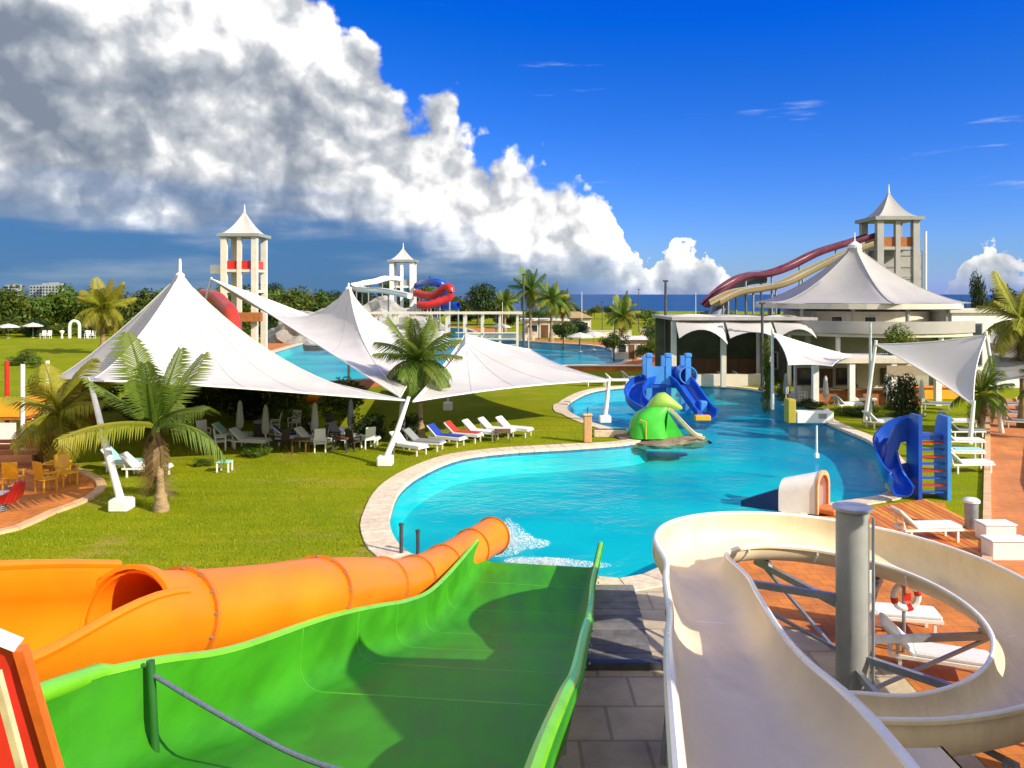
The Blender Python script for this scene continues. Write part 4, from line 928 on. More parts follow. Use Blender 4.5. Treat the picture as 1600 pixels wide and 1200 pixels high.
# red tube seen under the long tent and big orange wall piece below
enclosed('tube_flume', 'red tube slide showing between the two big tents', [at(318, 462, 96), at(338, 466, 92), at(352, 480, 88), at(360, 490, 85), at(366, 520, 83)], 0.8, pm('rust_red_plastic', (.42, .04, .012), .4))
enclosed('tube_flume', 'orange tube slide half hidden under the front edge of the big tent', [at(440, 613, 62), at(470, 617, 60), at(510, 620, 58), at(545, 622, 57)], .55, M_ORANGE)
# timber and stone service terrace in the middle distance
st = thing('timber_pergola', 'long beige timber pergola by the back pool under the middle tower', 'pergola', (-14, 118, 0))
for i in range(9):
    x = -20 + i * 2.6; MB().box((x, 118, 2.4), (0.35, 0.35, 4.8)).build('post', M_CREAM, st, world=True); MB().box((x, 122, 2.4), (0.35, 0.35, 4.8)).build('post', M_CREAM, st, world=True)
    MB().box((x, 120, 4.98), (0.25, 6, 0.3)).build('rafter', pm('weathered_timber', (.30, .23, .14), .85, .2), st, world=True)
for y in (117.8, 122.2): MB().box((-9.6, y, 5.25), (23, 0.3, 0.3)).build('beam', M_CREAM, st, world=True)
for k in range(3): MB().box((-9.6, 117.6, 0.6 + k * .9), (21, 0.1, 0.16)).build('rail', M_CREAM, st, world=True)
def kiosk(name, label, c, w_, d_, h_, wall, roofm, hip=True):
    T_ = thing(name, label, 'kiosk', c); x, y, _ = c
    MB().box((x, y, h_ / 2), (w_, d_, h_)).build('wall', wall, T_, world=True)
    if hip:
        o = 0.5; m = MB(); m.add([(x - w_ / 2 - o, y - d_ / 2 - o, h_), (x + w_ / 2 + o, y - d_ / 2 - o, h_), (x + w_ / 2 + o, y + d_ / 2 + o, h_), (x - w_ / 2 - o, y + d_ / 2 + o, h_), (x - w_ * .15, y, h_ + 1.2), (x + w_ * .15, y, h_ + 1.2)], [(0, 1, 5, 4), (1, 2, 5), (2, 3, 4, 5), (3, 0, 4), (3, 2, 1, 0)]); m.build('roof', roofm, T_, world=True)
    else: MB().box((x, y, h_ + .15), (w_ + 1, d_ + 1, .3)).build('roof', roofm, T_, world=True)
    for e in (-.28, .28):
        wd = MB().box((x + w_ * e, y - d_ / 2, h_ * .55), (w_ * .26, .12, h_ * .42)).build('window', M_WHITE, T_, world=True); MB().box((x + w_ * e, y - d_ / 2 - .03, h_ * .55), (w_ * .22, .12, h_ * .36)).build('pane', M_GLASS, T_ if False else wd, world=True)
    MB().box((x, y - d_ / 2 - .01, h_ * .38), (w_ * .16, .1, h_ * .74)).build('door', M_WOOD, T_, world=True)
    return T_
kiosk('kiosk', 'white flat roofed kiosk behind the back pool, right of the dark lamp pole', (6, 150, 0), 8, 5, 3.2, M_CREAM, M_WHITE, False)
kiosk('kiosk', 'small cream hut with hipped roof among the middle trees', (12.5, 160, 0), 6, 5, 3.4, M_CREAM, pm('tan_roof', (.35, .24, .12), .9))
kiosk('kiosk', 'low white hut at the right end of the back pool', (14.8, 101, 0), 4.2, 3.2, 2.4, M_CREAM, M_WHITE, False)
kiosk('kiosk', 'long flat beige building far behind the long tent peak', (-42, 172, 0), 26, 6, 3.6, M_CREAM, M_CREAM, False)
# far hotel blocks at the left horizon
for i, (x, w_, h_, y) in enumerate(((-930, 22, 26, 1500), (-893, 30, 25, 1520), (-855, 36, 29, 1500), (-960, 18, 22, 1540))):
    T_ = thing('hotel_block', ['narrow grey hotel block on the left horizon', 'wide grey hotel block second from the right on the left horizon', 'rightmost and tallest hotel block on the left horizon', 'lowest hotel block at the very left of the horizon'][i], 'building', (x, y, 0), group='far hotel blocks')
    MB().box((x, y, h_ / 2), (w_, 14, h_)).build('wall', pm('far_wall', (.30, .33, .36), .9), T_, world=True)
    MB().box((x, y, h_ + .6), (w_ * .4, 8, 1.2)).build('roof_house', MATS['far_wall'], T_, world=True)
    for a in range(int(w_ // 6)):
        for b in range(4): MB().box((x - w_ / 2 + 3 + a * 6, y - 7, 5 + b * 5.4), (3.4, .3, 3)).build('window', M_GLASS, T_, world=True)
# ================================================================== PLANTS
def frond_mesh(name, L, droop, mat, nl=26, wl=0.05, ll=0.62, seed=0):
    rg = random.Random(seed); m = MB(); pts = []
    for i in range(15):
        t = i / 14; pts.append(Vector((L * (t - 0.18 * droop * t * t), 0, L * (0.42 * t * (1 - 0.25 * droop) - 0.62 * droop * t * t))))
    m.tube(pts, [0.035 * (1 - 0.85 * i / 14) for i in range(15)], 5)
    for i in range(nl * 2):
        t = 0.10 + 0.90 * (i // 2) / nl; sd_ = 1 if i % 2 else -1
        j = min(13, int(t * 14)); p = pts[j].lerp(pts[j + 1], t * 14 - j); tg = (pts[j + 1] - pts[j]).normalized()
        ln = L * 0.26 * ll / .62 * (math.sin(math.pi * min(1, t * 0.86 + 0.12)) ** 0.7 + 0.12) * rg.uniform(.85, 1.1)
        side = Vector((0, sd_, 0)); d = (side * 0.80 + tg * 0.55 + Vector((0, 0, -0.15 - 0.3 * droop * rg.random()))).normalized()
        w1 = tg * wl * 0.5; mid = p + d * ln * 0.5 + Vector((0, 0, 0.02)); tip = p + d * ln + Vector((0, 0, -ln * 0.30 * (0.5 + droop)))
        m.add([p - w1, p + w1, mid + w1 * 1.5, tip, mid - w1 * 1.5], [(0, 1, 2, 4), (4, 2, 3)])
    return m.mesh(name, mat)
FR = {}
M_PALMD = mat_leaf('dead_palm_leaf', (0.20, 0.13, 0.05), (0.30, 0.21, 0.09), 0.3)
for nm, mat in (('g', M_PALM), ('y', M_PALMY), ('d', M_PALMD)):
    FR[nm] = [frond_mesh('frond', 1.0, dr, mat, nl=36, wl=0.017, ll=.7, seed=k) for k, dr in enumerate((0.15, 0.5, 0.95, 1.35))]
def palm(label, base, h, L, n=15, lean=(0, 0), seed=0, mats='g', r=0.16, group='palms', droopy=0.0, crownshaft=True):
    rg = random.Random(seed); T_ = thing('palm_tree', label, 'palm', base, group=group)
    top = Vector((lean[0], lean[1], h)); pts = []; rs = []
    for i in range(9):
        t = i / 8; pts.append(Vector((lean[0] * t ** 1.6, lean[1] * t ** 1.6, h * t - 0.05))); rs.append(r * (1.55 - 0.75 * min(1, t * 4) if t < .25 else 0.85 - 0.25 * t))
    m = MB(); m.tube(cr(pts, 3), [rs[min(8, int(i / 3))] * (1 + 0.05 * (i % 2)) for i in range(25)], 10); m.build('trunk', M_BARK, T_, smooth=50)
    if crownshaft: MB().tube([top + Vector((0, 0, -.25)), top + Vector((0, 0, .1)), top + Vector((0, 0, .45))], [r * .7, r * .85, r * .3], 8).build('crown_shaft', pm('palm_green_shaft', (.16, .22, .04), .6), T_, smooth=True)
    for k in range(1 + n // 8):
        link('frond', FR['d'][3], T_, top + Vector((0, 0, -.05)), (rg.uniform(-.3, .3), R(62), k * 2.7 + seed), L * .8)
    for k in range(n):
        t = k / n; el_ = R(78) - R(98 + droopy * 30) * t ** 0.9; az_ = k * 2.39996 + rg.uniform(-.25, .25)
        me = FR[mats if rg.random() > .15 or mats == 'y' else 'y'][min(3, int(t * 3.2 + droopy + rg.random() * .8))]
        s_ = L * rg.uniform(.85, 1.1)
        link('frond', me, T_, top + Vector((0, 0, .1)), (rg.uniform(-.25, .25), -el_ + R(22), az_), s_)
    return T_
def crown_mesh(name, rx, ry, rz, n, leaf, seed, mat, clumps=14, zc=0.0):
    """leaf faces spread through clumps inside an uneven ellipsoid"""
    rg = np.random.default_rng(seed)
    cs = rg.normal(size=(clumps, 3)); cs /= np.linalg.norm(cs, axis=1)[:, None]; cs *= (0.35 + 0.5 * rg.random((clumps, 1))) ; cr_ = 0.26 + 0.24 * rg.random(clumps)
    cs = np.vstack([cs, [[0, 0, 0]]]); cr_ = np.append(cr_, 0.5)
    idx = rg.choice(len(cs), n, p=cr_ ** 2 / (cr_ ** 2).sum()); d = rg.normal(size=(n, 3)); d /= np.linalg.norm(d, axis=1)[:, None]
    p = cs[idx] + d * cr_[idx][:, None] * (0.55 + 0.5 * rg.random((n, 1)) ** .6); p *= np.array([rx, ry, rz]); p[:, 2] += zc
    nrm = d + rg.normal(size=(n, 3)) * 0.7 + np.array([0, 0, .4]); nrm /= np.linalg.norm(nrm, axis=1)[:, None]
    a = np.cross(nrm, rg.normal(size=(n, 3))); a /= np.linalg.norm(a, axis=1)[:, None]; b = np.cross(nrm, a)
    l = leaf * (0.6 + 0.8 * rg.random((n, 1))); V = np.empty((n * 4, 3)); V[0::4] = p - a * l; V[1::4] = p + b * l * .45; V[2::4] = p + a * l; V[3::4] = p - b * l * .45
    me = bpy.data.meshes.new(name); me.vertices.add(n * 4); me.vertices.foreach_set('co', V.ravel()); me.loops.add(n * 4); me.loops.foreach_set('vertex_index', np.arange(n * 4))
    me.polygons.add(n); me.polygons.foreach_set('loop_start', np.arange(n) * 4); me.polygons.foreach_set('loop_total', np.full(n, 4)); me.materials.append(mat); me.update(calc_edges=True); return me
CR = [crown_mesh('crown', 1, 1, .85, 2600, .075, s_, M_LEAF, 16) for s_ in (1, 2, 3)]
CRL = [crown_mesh('crown', 1, 1, .8, 2200, .075, s_, M_LEAFL, 14) for s_ in (4, 5)]
CRD = [crown_mesh('crown', 1, 1, .9, 2600, .07, s_, M_LEAFD, 16) for s_ in (6, 7)]
TRK = MB().tube([(0, 0, 0), (.02, .01, .5), (-.02, .02, 1)], [.05, .036, .03], 8)
for a in range(4): TRK.tube([(0, 0, .62), (.2 * math.cos(a * 1.6), .2 * math.sin(a * 1.6), 1.0), (.36 * math.cos(a * 1.6), .36 * math.sin(a * 1.6), 1.3)], [.025, .018, .006], 6)
TRKM = TRK.mesh('trunk', M_BARKD, True)
def tree(label, base, h, rx, rz_=None, kind='m', seed=0, group='trees', name='tree', cat='tree', trunk=0.35):
    T_ = thing(name, label, cat, base, group=group); rz_ = rz_ or h * (1 - trunk) / 1.7
    me = random.Random(seed).choice({'m': CR, 'l': CRL, 'd': CRD}[kind])
    link('trunk', TRKM, T_, (0, 0, -.05), (0, 0, seed), (h * .55, h * .55, max(.1, h - rz_)))
    link('crown', me, T_, (0, 0, h - rz_ * .85), (0, 0, seed * 1.7), (rx, rx, rz_)); return T_
def shrub(label, base, rx, h, kind='l', seed=0, group='shrubs', ry=None):
    T_ = thing('shrub', label, 'shrub', base, group=group); me = random.Random(seed).choice({'m': CR, 'l': CRL, 'd': CRD}[kind])
    link('foliage', me, T_, (0, 0, h * .48), (0, 0, seed * 2.1), (rx, ry or rx, h * .6))
    MB().tube([(0, 0, -.03), (0.02, 0, h * .5)], .04, 6).build('stem', M_BARKD, T_); return T_
# near palms
palm('palm with a thick curved trunk on the front lawn beside the left slanted mast', gp(252, 798), 3.0, 3.4, 9, (-0.3, 0.2), 3, 'g', 0.19, 'palms near the tents', -0.75)
palm('small palm with yellowish arching fronds left of the left slanted mast', (-20.3, 36.4, 0), 2.5, 2.9, 13, (-0.2, 0), 5, 'y', 0.16, 'palms near the tents', 0.5)
palm('palm with a full green crown in front of the low tent wing', (-4.95, 43.6, 0), 4.3, 2.75, 24, (-0.15, -.1), 8, 'g', 0.19, 'palms near the tents', -.15)
palm('palm at the far end of the left lawn before the hedge', (-55, 108, 0), 6.0, 4.4, 22, (.2, 0), 12, 'y', 0.4, 'far palms')
palm('palm at the right edge of the photo beside the white wing', (30.8, 48.5, 0), 6.2, 3.2, 16, (0, 0), 14, 'y', 0.2, 'palms at the right')
palm('low palm at the foot of the triangular sail', (26.6, 45.5, 0), 2.3, 2.1, 14, (0, 0), 17, 'g', 0.18, 'palms at the right')
palm('palm overhanging the walkway at the right edge', (29.8, 44.2, 0), 3.1, 2.3, 14, (.2, 0), 19, 'g', 0.18, 'palms at the right')
for i, (x, y, h, L) in enumerate(((3.2, 140, 8.6, 4), (6.6, 135, 7.0, 3.6), (9.0, 142, 6.2, 3.2), (16.5, 120, 4.6, 3), (20.5, 150, 5.2, 3.2), (-1.5, 170, 6, 3.2))):
    palm(['tall palm behind the dark lamp pole', 'middle palm just right of the tall one', 'shorter third palm right of the dark lamp pole', 'palm beside the low white hut', 'palm in the gap right of the far hut', 'far palm left of the dark lamp pole'][i], (x, y, 0), h, L, 20, (0, 0), 30 + i, 'g', .3, 'palms in the middle distance')
# hedge trees on the left
for i in range(20):
    x = -118 + i * 4.1 + random.uniform(-1, 1); y = 162 + random.uniform(-5, 8)
    tree(f'{ORD[i]} bushy tree from the left in the belt behind the left lawn', (x, y, 0), random.uniform(8.2, 10.6), random.uniform(4.6, 6.0), random.uniform(5.2, 6.2), 'ml'[i % 3 == 2], i, 'trees behind the left lawn', trunk=.08)
for i in range(20):
    shrub(f'{ORD[i]} round bush from the left at the foot of the left tree belt', (-108 + i * 3.6, 153 + 2 * math.sin(i * 2.2), 0), random.uniform(2.2, 3.0), random.uniform(2.6, 4.4), 'mld'[i % 3], 200 + i, 'bushes under the left tree belt')
for i in range(12):
    x = -62 + i * 5.4 + random.uniform(-1, 1); y = 215 + random.uniform(-10, 15)
    tree(f'{ORD[i]} dark tree from the left in the far row between the towers', (x, y, 0), random.choice((8, 9, 9, 12.5)), random.uniform(4, 5), None, 'dm'[i % 2], 40 + i, 'far trees between the towers', trunk=.25)
for i in range(16):
    x = -14 + i * 5.0 + random.uniform(-1.5, 1.5); y = 230 + random.uniform(-40, 40)
    tree(f'{ORD[i]} low tree from the left in the row before the sea', (x, y, 0), random.uniform(3.2, 5.2), random.uniform(3, 4.6), None, 'dml'[i % 3], 60 + i, 'low trees before the sea', trunk=.2)
for i, (x, y, h, r_, kd) in enumerate(((7.5, 118, 4.0, 2.4, 'm'), (10.5, 125, 4.6, 2.4, 'd'), (17.2, 92, 4.3, 1.9, 'm'), (14.2, 84, 3.8, 1.5, 'l'), (12.2, 96, 3.6, 1.9, 'm'), (19.0, 108, 4.6, 2.3, 'l'))):
    tree(['round tree behind the back pool', 'dark round tree right of the back pool', 'tree close to the left end of the awning hall', 'yellow green small tree before the awning hall', 'small tree beside the low white hut', 'pale tree behind the low white hut'][i], (x, y, 0), h, r_, None, kd, 80 + i, 'trees round the back pool')
tree('two storey high slim cypress like tree right of the right tower', (62.5, 108, 0), 11, 1.2, 5, 'd', 91, 'trees right of the tower'); tree('dark roundish tree at the right horizon', (69.0, 112, 0), 10.6, 1.9, 3.6, 'd', 92, 'trees right of the tower')
for i in range(7): tree(f'{ORD[i]} tree from the left on the right horizon behind the white wing', (66 + i * 7, 150 + 6 * (i % 3), 0), 6.5 + (i % 3), 4.2, None, 'md'[i % 2], 95 + i, 'trees behind the white wing')
tree('bushy tree at the right photo edge above the walkway', (33.6, 51.5, 0), 6.4, 1.8, 1.7, 'l', 103, 'trees at the right edge')
shrub('bright bush hanging above the small white sail', (29.2, 60.8, 3.4), 1.5, 2.2, 'l', 3, 'bushes at the pavilion')
shrub('tall green creeper column left of the small white sail', (18.3, 57.5, 0), 0.65, 4.6, 'l', 4, 'bushes at the pavilion')
shrub('dark bush behind the triangular sail mast', (24.8, 51.0, 0), 1.0, 3.6, 'd', 5, 'bushes at the pavilion')
for i, (px, py, r_, h, kd) in enumerate(((80, 660, 2.0, 3.0, 'l'), (215, 668, 1.6, 2.2, 'm'), (395, 655, 1.8, 3.6, 'd'), (445, 655, 1.5, 2.9, 'm'), (470, 668, 1.2, 1.3, 'l'), (405, 712, .8, .55, 'm'), (318, 728, .5, .35, 'm'), (575, 690, 1.0, 1.8, 'd'), (540, 650, 1.7, 2.6, 'm'), (350, 640, 2.2, 3.0, 'l'), (300, 650, 1.8, 2.4, 'm'), (150, 640, 2.2, 2.6, 'm'), (640, 690, .9, 1.5, 'd'))):
    shrub(['yellow green shrub behind the playground', 'shrub under the left edge of the big tent', 'tall dark shrub under the big tent', 'second tall shrub right of the darkest one under the tent', 'low bright shrub among the loungers', 'flat clipped bush on the lawn before the loungers', 'tiny bush beside the small white table', 'dark shrub left of the second slanted mast', 'wide shrub under the right corner of the big tent', 'broad light shrub behind the tent mast', 'mid green shrub left of the tent mast', 'broad shrub left of the palm trunk', 'dark shrub behind the second slanted mast'][i], gp(px, py), r_, h, kd, 10 + i, 'shrubs under the tents')
for i, (px, py, r_, h) in enumerate(((1265, 640, 1.1, .8), (1300, 632, .8, .9), (1340, 650, 1.3, .7), (1395, 640, .9, .6), (1350, 612, 1.0, 1.2), (1420, 655, 1.2, .5), (1225, 628, .7, 1.3))):
    shrub(f'{ORD[i]} low shrub of the planting along the right pool edge', gp(px, py), r_, h, 'ml'[i % 2], 30 + i, 'low planting right of the pool')
# hedge strip on the upper left lawn
for i in range(9): shrub(f'{ORD[i]} clipped round shrub from the left on the upper left lawn', (-62 + i * 3.4, 92 + 5 * math.sin(i * 1.7), 0), 1.1 + .3 * (i % 3), 1.0 + .3 * (i % 2), 'ml'[i % 2], 50 + i, 'clipped shrubs on the left lawn')
# ================================================================== FURNITURE
def lounger_proto(frame_m, mat_m, towel=None):
    T_ = thing('sun_lounger', 'x', 'sun lounger')
    m = MB().box((0, 0.66, .34), (.62, .05, .06)).box((0, -.98, .34), (.62, .05, .06)); m.box((.31, -.16, .34), (.05, 1.7, .06)).box((-.31, -.16, .34), (.05, 1.7, .06)); m.build('frame', frame_m, T_)
    for x in (-.29, .29):
        for y in (-.85, .5): MB().box((x, y, .16), (.05, .06, .32)).build('leg', frame_m, T_)
    MB().box((0, -.36, .41), (.60, 1.28, .09), bev=.03).build('seat_cushion', mat_m, T_)
    bk = MB().box((0, .52, .62), (.60, .78, .09), rx=R(42), bev=.03).build('back_cushion', mat_m, T_)
    for x in (-.2, .2): MB().bar((x, .62, .36), (x, .72, .74), .03).build('back_stay', frame_m, T_)
    if towel:
        MB().box((0, -.40, .475), (.52, 1.15, .035), bev=.01).build('towel', towel, T_); MB().box((0, .50, .665), (.54, .72, .04), rx=R(42), bev=.01).build('towel', towel, bk)
    return T_
PR = {'w': lounger_proto(M_WHITE, M_MATT), 'g': lounger_proto(M_WHITE, M_GREYM), 'b': lounger_proto(M_WHITE, M_MATT, M_TOWB), 'r': lounger_proto(M_WHITE, M_MATT, M_TOWR), 'a': lounger_proto(M_WHITE, M_MATT, M_TOWA)}
USED = set()
def lounger(kind, loc, rz, label, group):
    o = PR[kind] if kind not in USED else copy_tree(PR[kind]); USED.add(kind)
    rz += random.uniform(-.12, .12); loc = Vector(loc) + Vector((random.uniform(-.15, .15), random.uniform(-.25, .25), 0))
    o.location = loc; o.rotation_euler = (0, 0, rz); o['label'] = label; o['group'] = group; o.scale = (1.15,) * 3; return o
G1 = 'loungers on the lawn under the tents'
lounger('b', gp(692, 694), R(68), 'sun lounger covered with a royal blue towel on the lawn', G1)
lounger('r', gp(722, 689), R(66), 'sun lounger with a red towel right of the blue one', G1)
for i, (px, py) in enumerate(((752, 687), (776, 683), (800, 681))): lounger('w', gp(px, py), R(64 - 3 * i), f'{ORD[i]} plain white lounger right of the red towelled one', G1)
for i, (px, py, kd, a) in enumerate(((335, 698, 'g', 100), (362, 692, 'a', 80), (388, 700, 'w', 75), (420, 688, 'g', 60), (452, 695, 'b', 100), (486, 700, 'w', 80), (505, 690, 'g', 70), (538, 692, 'g', 65), (560, 697, 'w', 80))):
    lounger(kd, gp(px, py), R(a), f'{ORD[i]} lounger from the left in the shade under the big tent', 'loungers in the tent shade')
for i, (px, py, a) in enumerate(((640, 708, 60), (662, 702, 75))): lounger('wg'[i], gp(px, py), R(a), ['white lounger just right of the second slanted mast foot', 'grey lounger between the second slanted mast and the blue towel'][i], G1)
lounger('a', gp(185, 738), R(85), 'white lounger with an aqua towel behind the left slanted mast', 'loungers by the left mast'); lounger('w', gp(222, 745), R(95), 'white lounger left of the palm trunk', 'loungers by the left mast')
for i, (px, py, a) in enumerate(((1235, 622, 80), (1262, 618, 80), (1290, 622, 80), (1318, 640, 110), (1340, 632, 100), (1400, 622, 90), (1430, 618, 90), (1462, 640, 70), (1375, 668, 110))): lounger('wgawrwbgw'[i], gp(px, py), R(a), f'{ORD[i]} lounger from the left on the lawn right of the pool', 'loungers right of the pool')
for i, (px, py) in enumerate(((1494, 668), (1497, 684), (1500, 700), (1498, 718), (1500, 737))): lounger('wgwaw'[i], gp(px + 2, py), R(88), f'{ORD[i]} lounger counted from the back in the column right of the blue slide', 'loungers right of the blue slide')
for i, (px, py) in enumerate(((1135, 598), (1160, 597), (1120, 590), (930, 603), (960, 601), (985, 597))): lounger('w', gp(px, py), R(90 + 10 * (i % 2)), f'{ORD[i]} of the small far loungers behind the pool, counted from the blue play tower', 'far loungers behind the pool')
for i, (px, py) in enumerate(((1578, 640), (1590, 655), (1592, 668))): lounger('g', gp(px, py), R(70), f'{ORD[i]} dark lounger from the back at the right edge of the walkway', 'loungers at the right edge')
lounger('w', (13.4, 26.3, .06), R(88), 'white lounger lying on the timber deck', 'loungers on the deck')
lounger('w', (9.0, 19.4, .01), R(75), 'white lounger seen through the loop of the spiral slide', 'loungers inside the spiral'); lounger('w', (8.7, 17.2, .01), R(70), 'nearer white lounger inside the loop of the spiral slide', 'loungers inside the spiral')
def side_table(loc, label, top=M_WHITE, leg=M_WHITE, s=.55, h=.5, group='small tables', rz=0):
    T_ = thing('side_table', label, 'table', loc, rz, group); MB().box((0, 0, h), (s, s, .05), bev=.015).build('table_top', top, T_)
    for x in (-1, 1):
        for y in (-1, 1): MB().box((x * s * .42, y * s * .42, h / 2), (.06, .06, h - .03)).build('leg', leg, T_)
    return T_
side_table(gp(351, 737), 'small white table with aqua top standing alone on the lawn', M_TOWA, M_WHITE, .6, .46)
side_table(gp(470, 708), 'small brown wooden table under the big tent', M_WOOD, M_WOOD, .8, .7); side_table(gp(533, 706), 'dark wooden table right of the brown one', M_WOOD, M_DARK, .8, .7); side_table(gp(785, 690), 'grey brown table right of the lawn loungers', M_WOOD, M_WOOD, .9, .6)
side_table((8.2, 18.6, .01), 'low brown table inside the spiral loop', M_RUST, M_WOOD, .9, .42); side_table((12.0, 22.8, .01), 'white square table right of the spiral slide', M_WHITE, M_STEEL, .8, .5)
def plastic_chair(loc, rz, label, mat=M_YEL, group='yellow chairs', s=1.0):
    T_ = thing('plastic_chair', label, 'chair', loc, rz, group); MB().box((0, 0, .40 * s), (.52 * s, .50 * s, .05), bev=.02).build('seat', mat, T_)
    MB().box((0, .25 * s, .70 * s), (.50 * s, .06, .58 * s), rx=R(-10), bev=.03).build('backrest', mat, T_)
    for x in (-.23, .23):
        for y in (-.2, .2): MB().box((x * s, y * s, .20 * s), (.06, .06, .40 * s)).build('leg', mat, T_)
        MB().box((x * 1.12 * s, 0, .62 * s), (.05, .46 * s, .05)).box((x * 1.12 * s, -.2 * s, .5 * s), (.05, .05, .24 * s)).build('armrest', mat, T_)
plastic_chair(gp(72, 768), R(150), 'yellow plastic chair nearest the kerb point of the playground', s=1.3); plastic_chair(gp(104, 758), R(60), 'yellow plastic chair at the kerb, right of the other one', s=1.3); plastic_chair(gp(20, 764), R(190), 'yellow plastic chair behind the red rocker', s=1.2)
side_table(gp(88, 750), 'yellow plastic table between the yellow chairs', M_YEL, M_YEL, .9, .75)
# playground tower, red rocker and bench at the left
pt = thing('playground_tower', 'orange and white playground tower with red posts at the left edge', 'play tower', (-26.2, 42.5, 0))
for x in (-27.4, -25.2):
    for y in (41.4, 43.6): MB().tube([(x, y, 0), (x, y, 4.4)], .11, 10).build('post', M_WHITE if x > -26 else M_RED, pt, smooth=True, world=True)
MB().box((-26.3, 42.5, 1.6), (2.3, 2.3, .14)).build('platform', M_RUST, pt, world=True); MB().box((-26.3, 41.35, 2.2), (1.9, .08, 1.0)).build('panel', M_YEL, pt, world=True); MB().box((-25.15, 42.5, 2.2), (.08, 1.9, 1.0)).build('panel', pm('orange_panel', (.78, .30, .04), .45), pt, world=True)
MB().box((-25.1, 42.5, .8), (.08, 1.8, 1.3)).build('panel', M_YEL, pt, world=True); MB().box((-26.3, 41.3, .8), (1.6, .08, 1.2)).build('panel', M_WHITE, pt, world=True)
for k in range(5): MB().bar((-25.0, 41.9, .3 + k * .3), (-25.0, 43.1, .3 + k * .3), .05).build('rung', M_WHITE, pt, world=True)
MB().box((-24.0, 44.0, 1.5), (1.7, 1.6, 3.0)).build('play_house', pm('orange_brown_panel', (.42, .17, .03), .6), pt, world=True); MB().box((-24.0, 44.0, 3.1), (2.1, 2.0, .16)).build('play_house_roof', M_RUST, pt, world=True)
rr = thing('spring_rocker', 'glossy red spring rocker at the left edge of the playground', 'rocker', gp(2, 800)); b = gp(2, 800)
m = MB(); prof = [(-.95, .55), (-.75, .95), (-.35, .75), (0, .62), (.35, .72), (.62, 1.12), (.80, 1.05), (.72, .62), (.45, .35), (-.5, .30)]
m.add([b + Vector((x, -.18, z)) for x, z in prof] + [b + Vector((x, .18, z)) for x, z in prof], [tuple(range(10)), tuple(range(19, 9, -1))] + [(i, (i + 1) % 10, 10 + (i + 1) % 10, 10 + i) for i in range(10)]); m.build('body', M_RED, rr, world=True)
MB().tube([b + Vector((.17 * math.cos(k * .8), .17 * math.sin(k * .8), .02 + k * .009)) for k in range(36)], .022, 6).build('spring', M_STEEL, rr, world=True); MB().box(b + Vector((0, 0, .82 - .12)), (.4, .5, .08), bev=.03).build('seat', M_WHITE, rr, world=True); MB().tube([b + Vector((.5, -.35, 1.02)), b + Vector((.5, .35, 1.02))], .025, 8).build('handle', M_WHITE, rr, world=True)
bn2 = thing('wooden_bench', 'long rust brown wooden bench in the playground at the left', 'bench', gp(22, 728)); b = gp(22, 728)
for k in range(4): MB().box(b + Vector((0, -.3 + k * .2, .62)), (2.6, .17, .06)).build('slat', M_RUST, bn2, world=True)
for x in (-1.1, 1.1): MB().box(b + Vector((x, 0, .3)), (.12, .7, .6)).build('leg', M_WOOD, bn2, world=True)
for k in range(2): MB().box(b + Vector((0, .42, .85 + k * .22)), (2.6, .06, .17)).build('back_slat', M_RUST, bn2, world=True)
# wedding arch and chairs far on the left lawn
wa = thing('white_arch', 'white arch with two flower stands far back on the left lawn', 'arch', (-80, 147, 0))
MB().tube([(-80.9, 147, 0)] + [Vector((-80 + .9 * -math.cos(math.pi * k / 10), 147, 2.2 + .95 * math.sin(math.pi * k / 10))) for k in range(11)] + [(-79.1, 147, 0)], .28, 8).build('arch', M_WHITE, wa, smooth=True, world=True)
for x in (-82.3, -77.7): MB().lathe([(.25, 0), (.12, .6), (.4, 1.1), (.45, 1.3), (0, 1.5)], (x, 147, 0), 10).build('flower_stand', M_WHITE, wa, world=True)
for i, x in enumerate((-84.6, -83.6, -76.6, -75.6)): plastic_chair((x, 145, 0), 0, f'{ORD[i]} white chair from the left beside the far white arch', M_WHITE, 'chairs at the arch', 1.5)
def parasol(loc, label, h=2.4, r_=1.6, mat=M_FAB, group='parasols'):
    T_ = thing('parasol', label, 'parasol', loc, group=group); MB().tube([(0, 0, 0), (0, 0, h + .1)], .03, 8).build('pole', M_STEEL, T_); MB().lathe([(.02, h + .12), (r_ * .5, h - .12), (r_, h - .5), (r_, h - .62), (r_ * .97, h - .52), (.02, h + .08)], (0, 0, 0), 8).build('canopy', mat, T_); MB().lathe([(.3, 0), (.3, .08), (.06, .14)], (0, 0, 0), 10, True).build('base', M_CONC, T_)
parasol((-91.5, 146, 0), 'left one of two white parasols at the far left of the lawn', 2.6, 2.0); parasol((-88.2, 148, 0), 'right one of two white parasols at the far left of the lawn', 2.7, 1.8)
for i, (x, y) in enumerate(((9.5, 112), (11.8, 116), (22.0, 128), (-2.0, 146))): parasol((x, y, 0), ['white parasol behind the back pool, left one', 'white parasol behind the back pool, right one', 'white parasol far right of the back pool', 'far white parasol left of the lamp pole'][i], 2.6, 1.9)
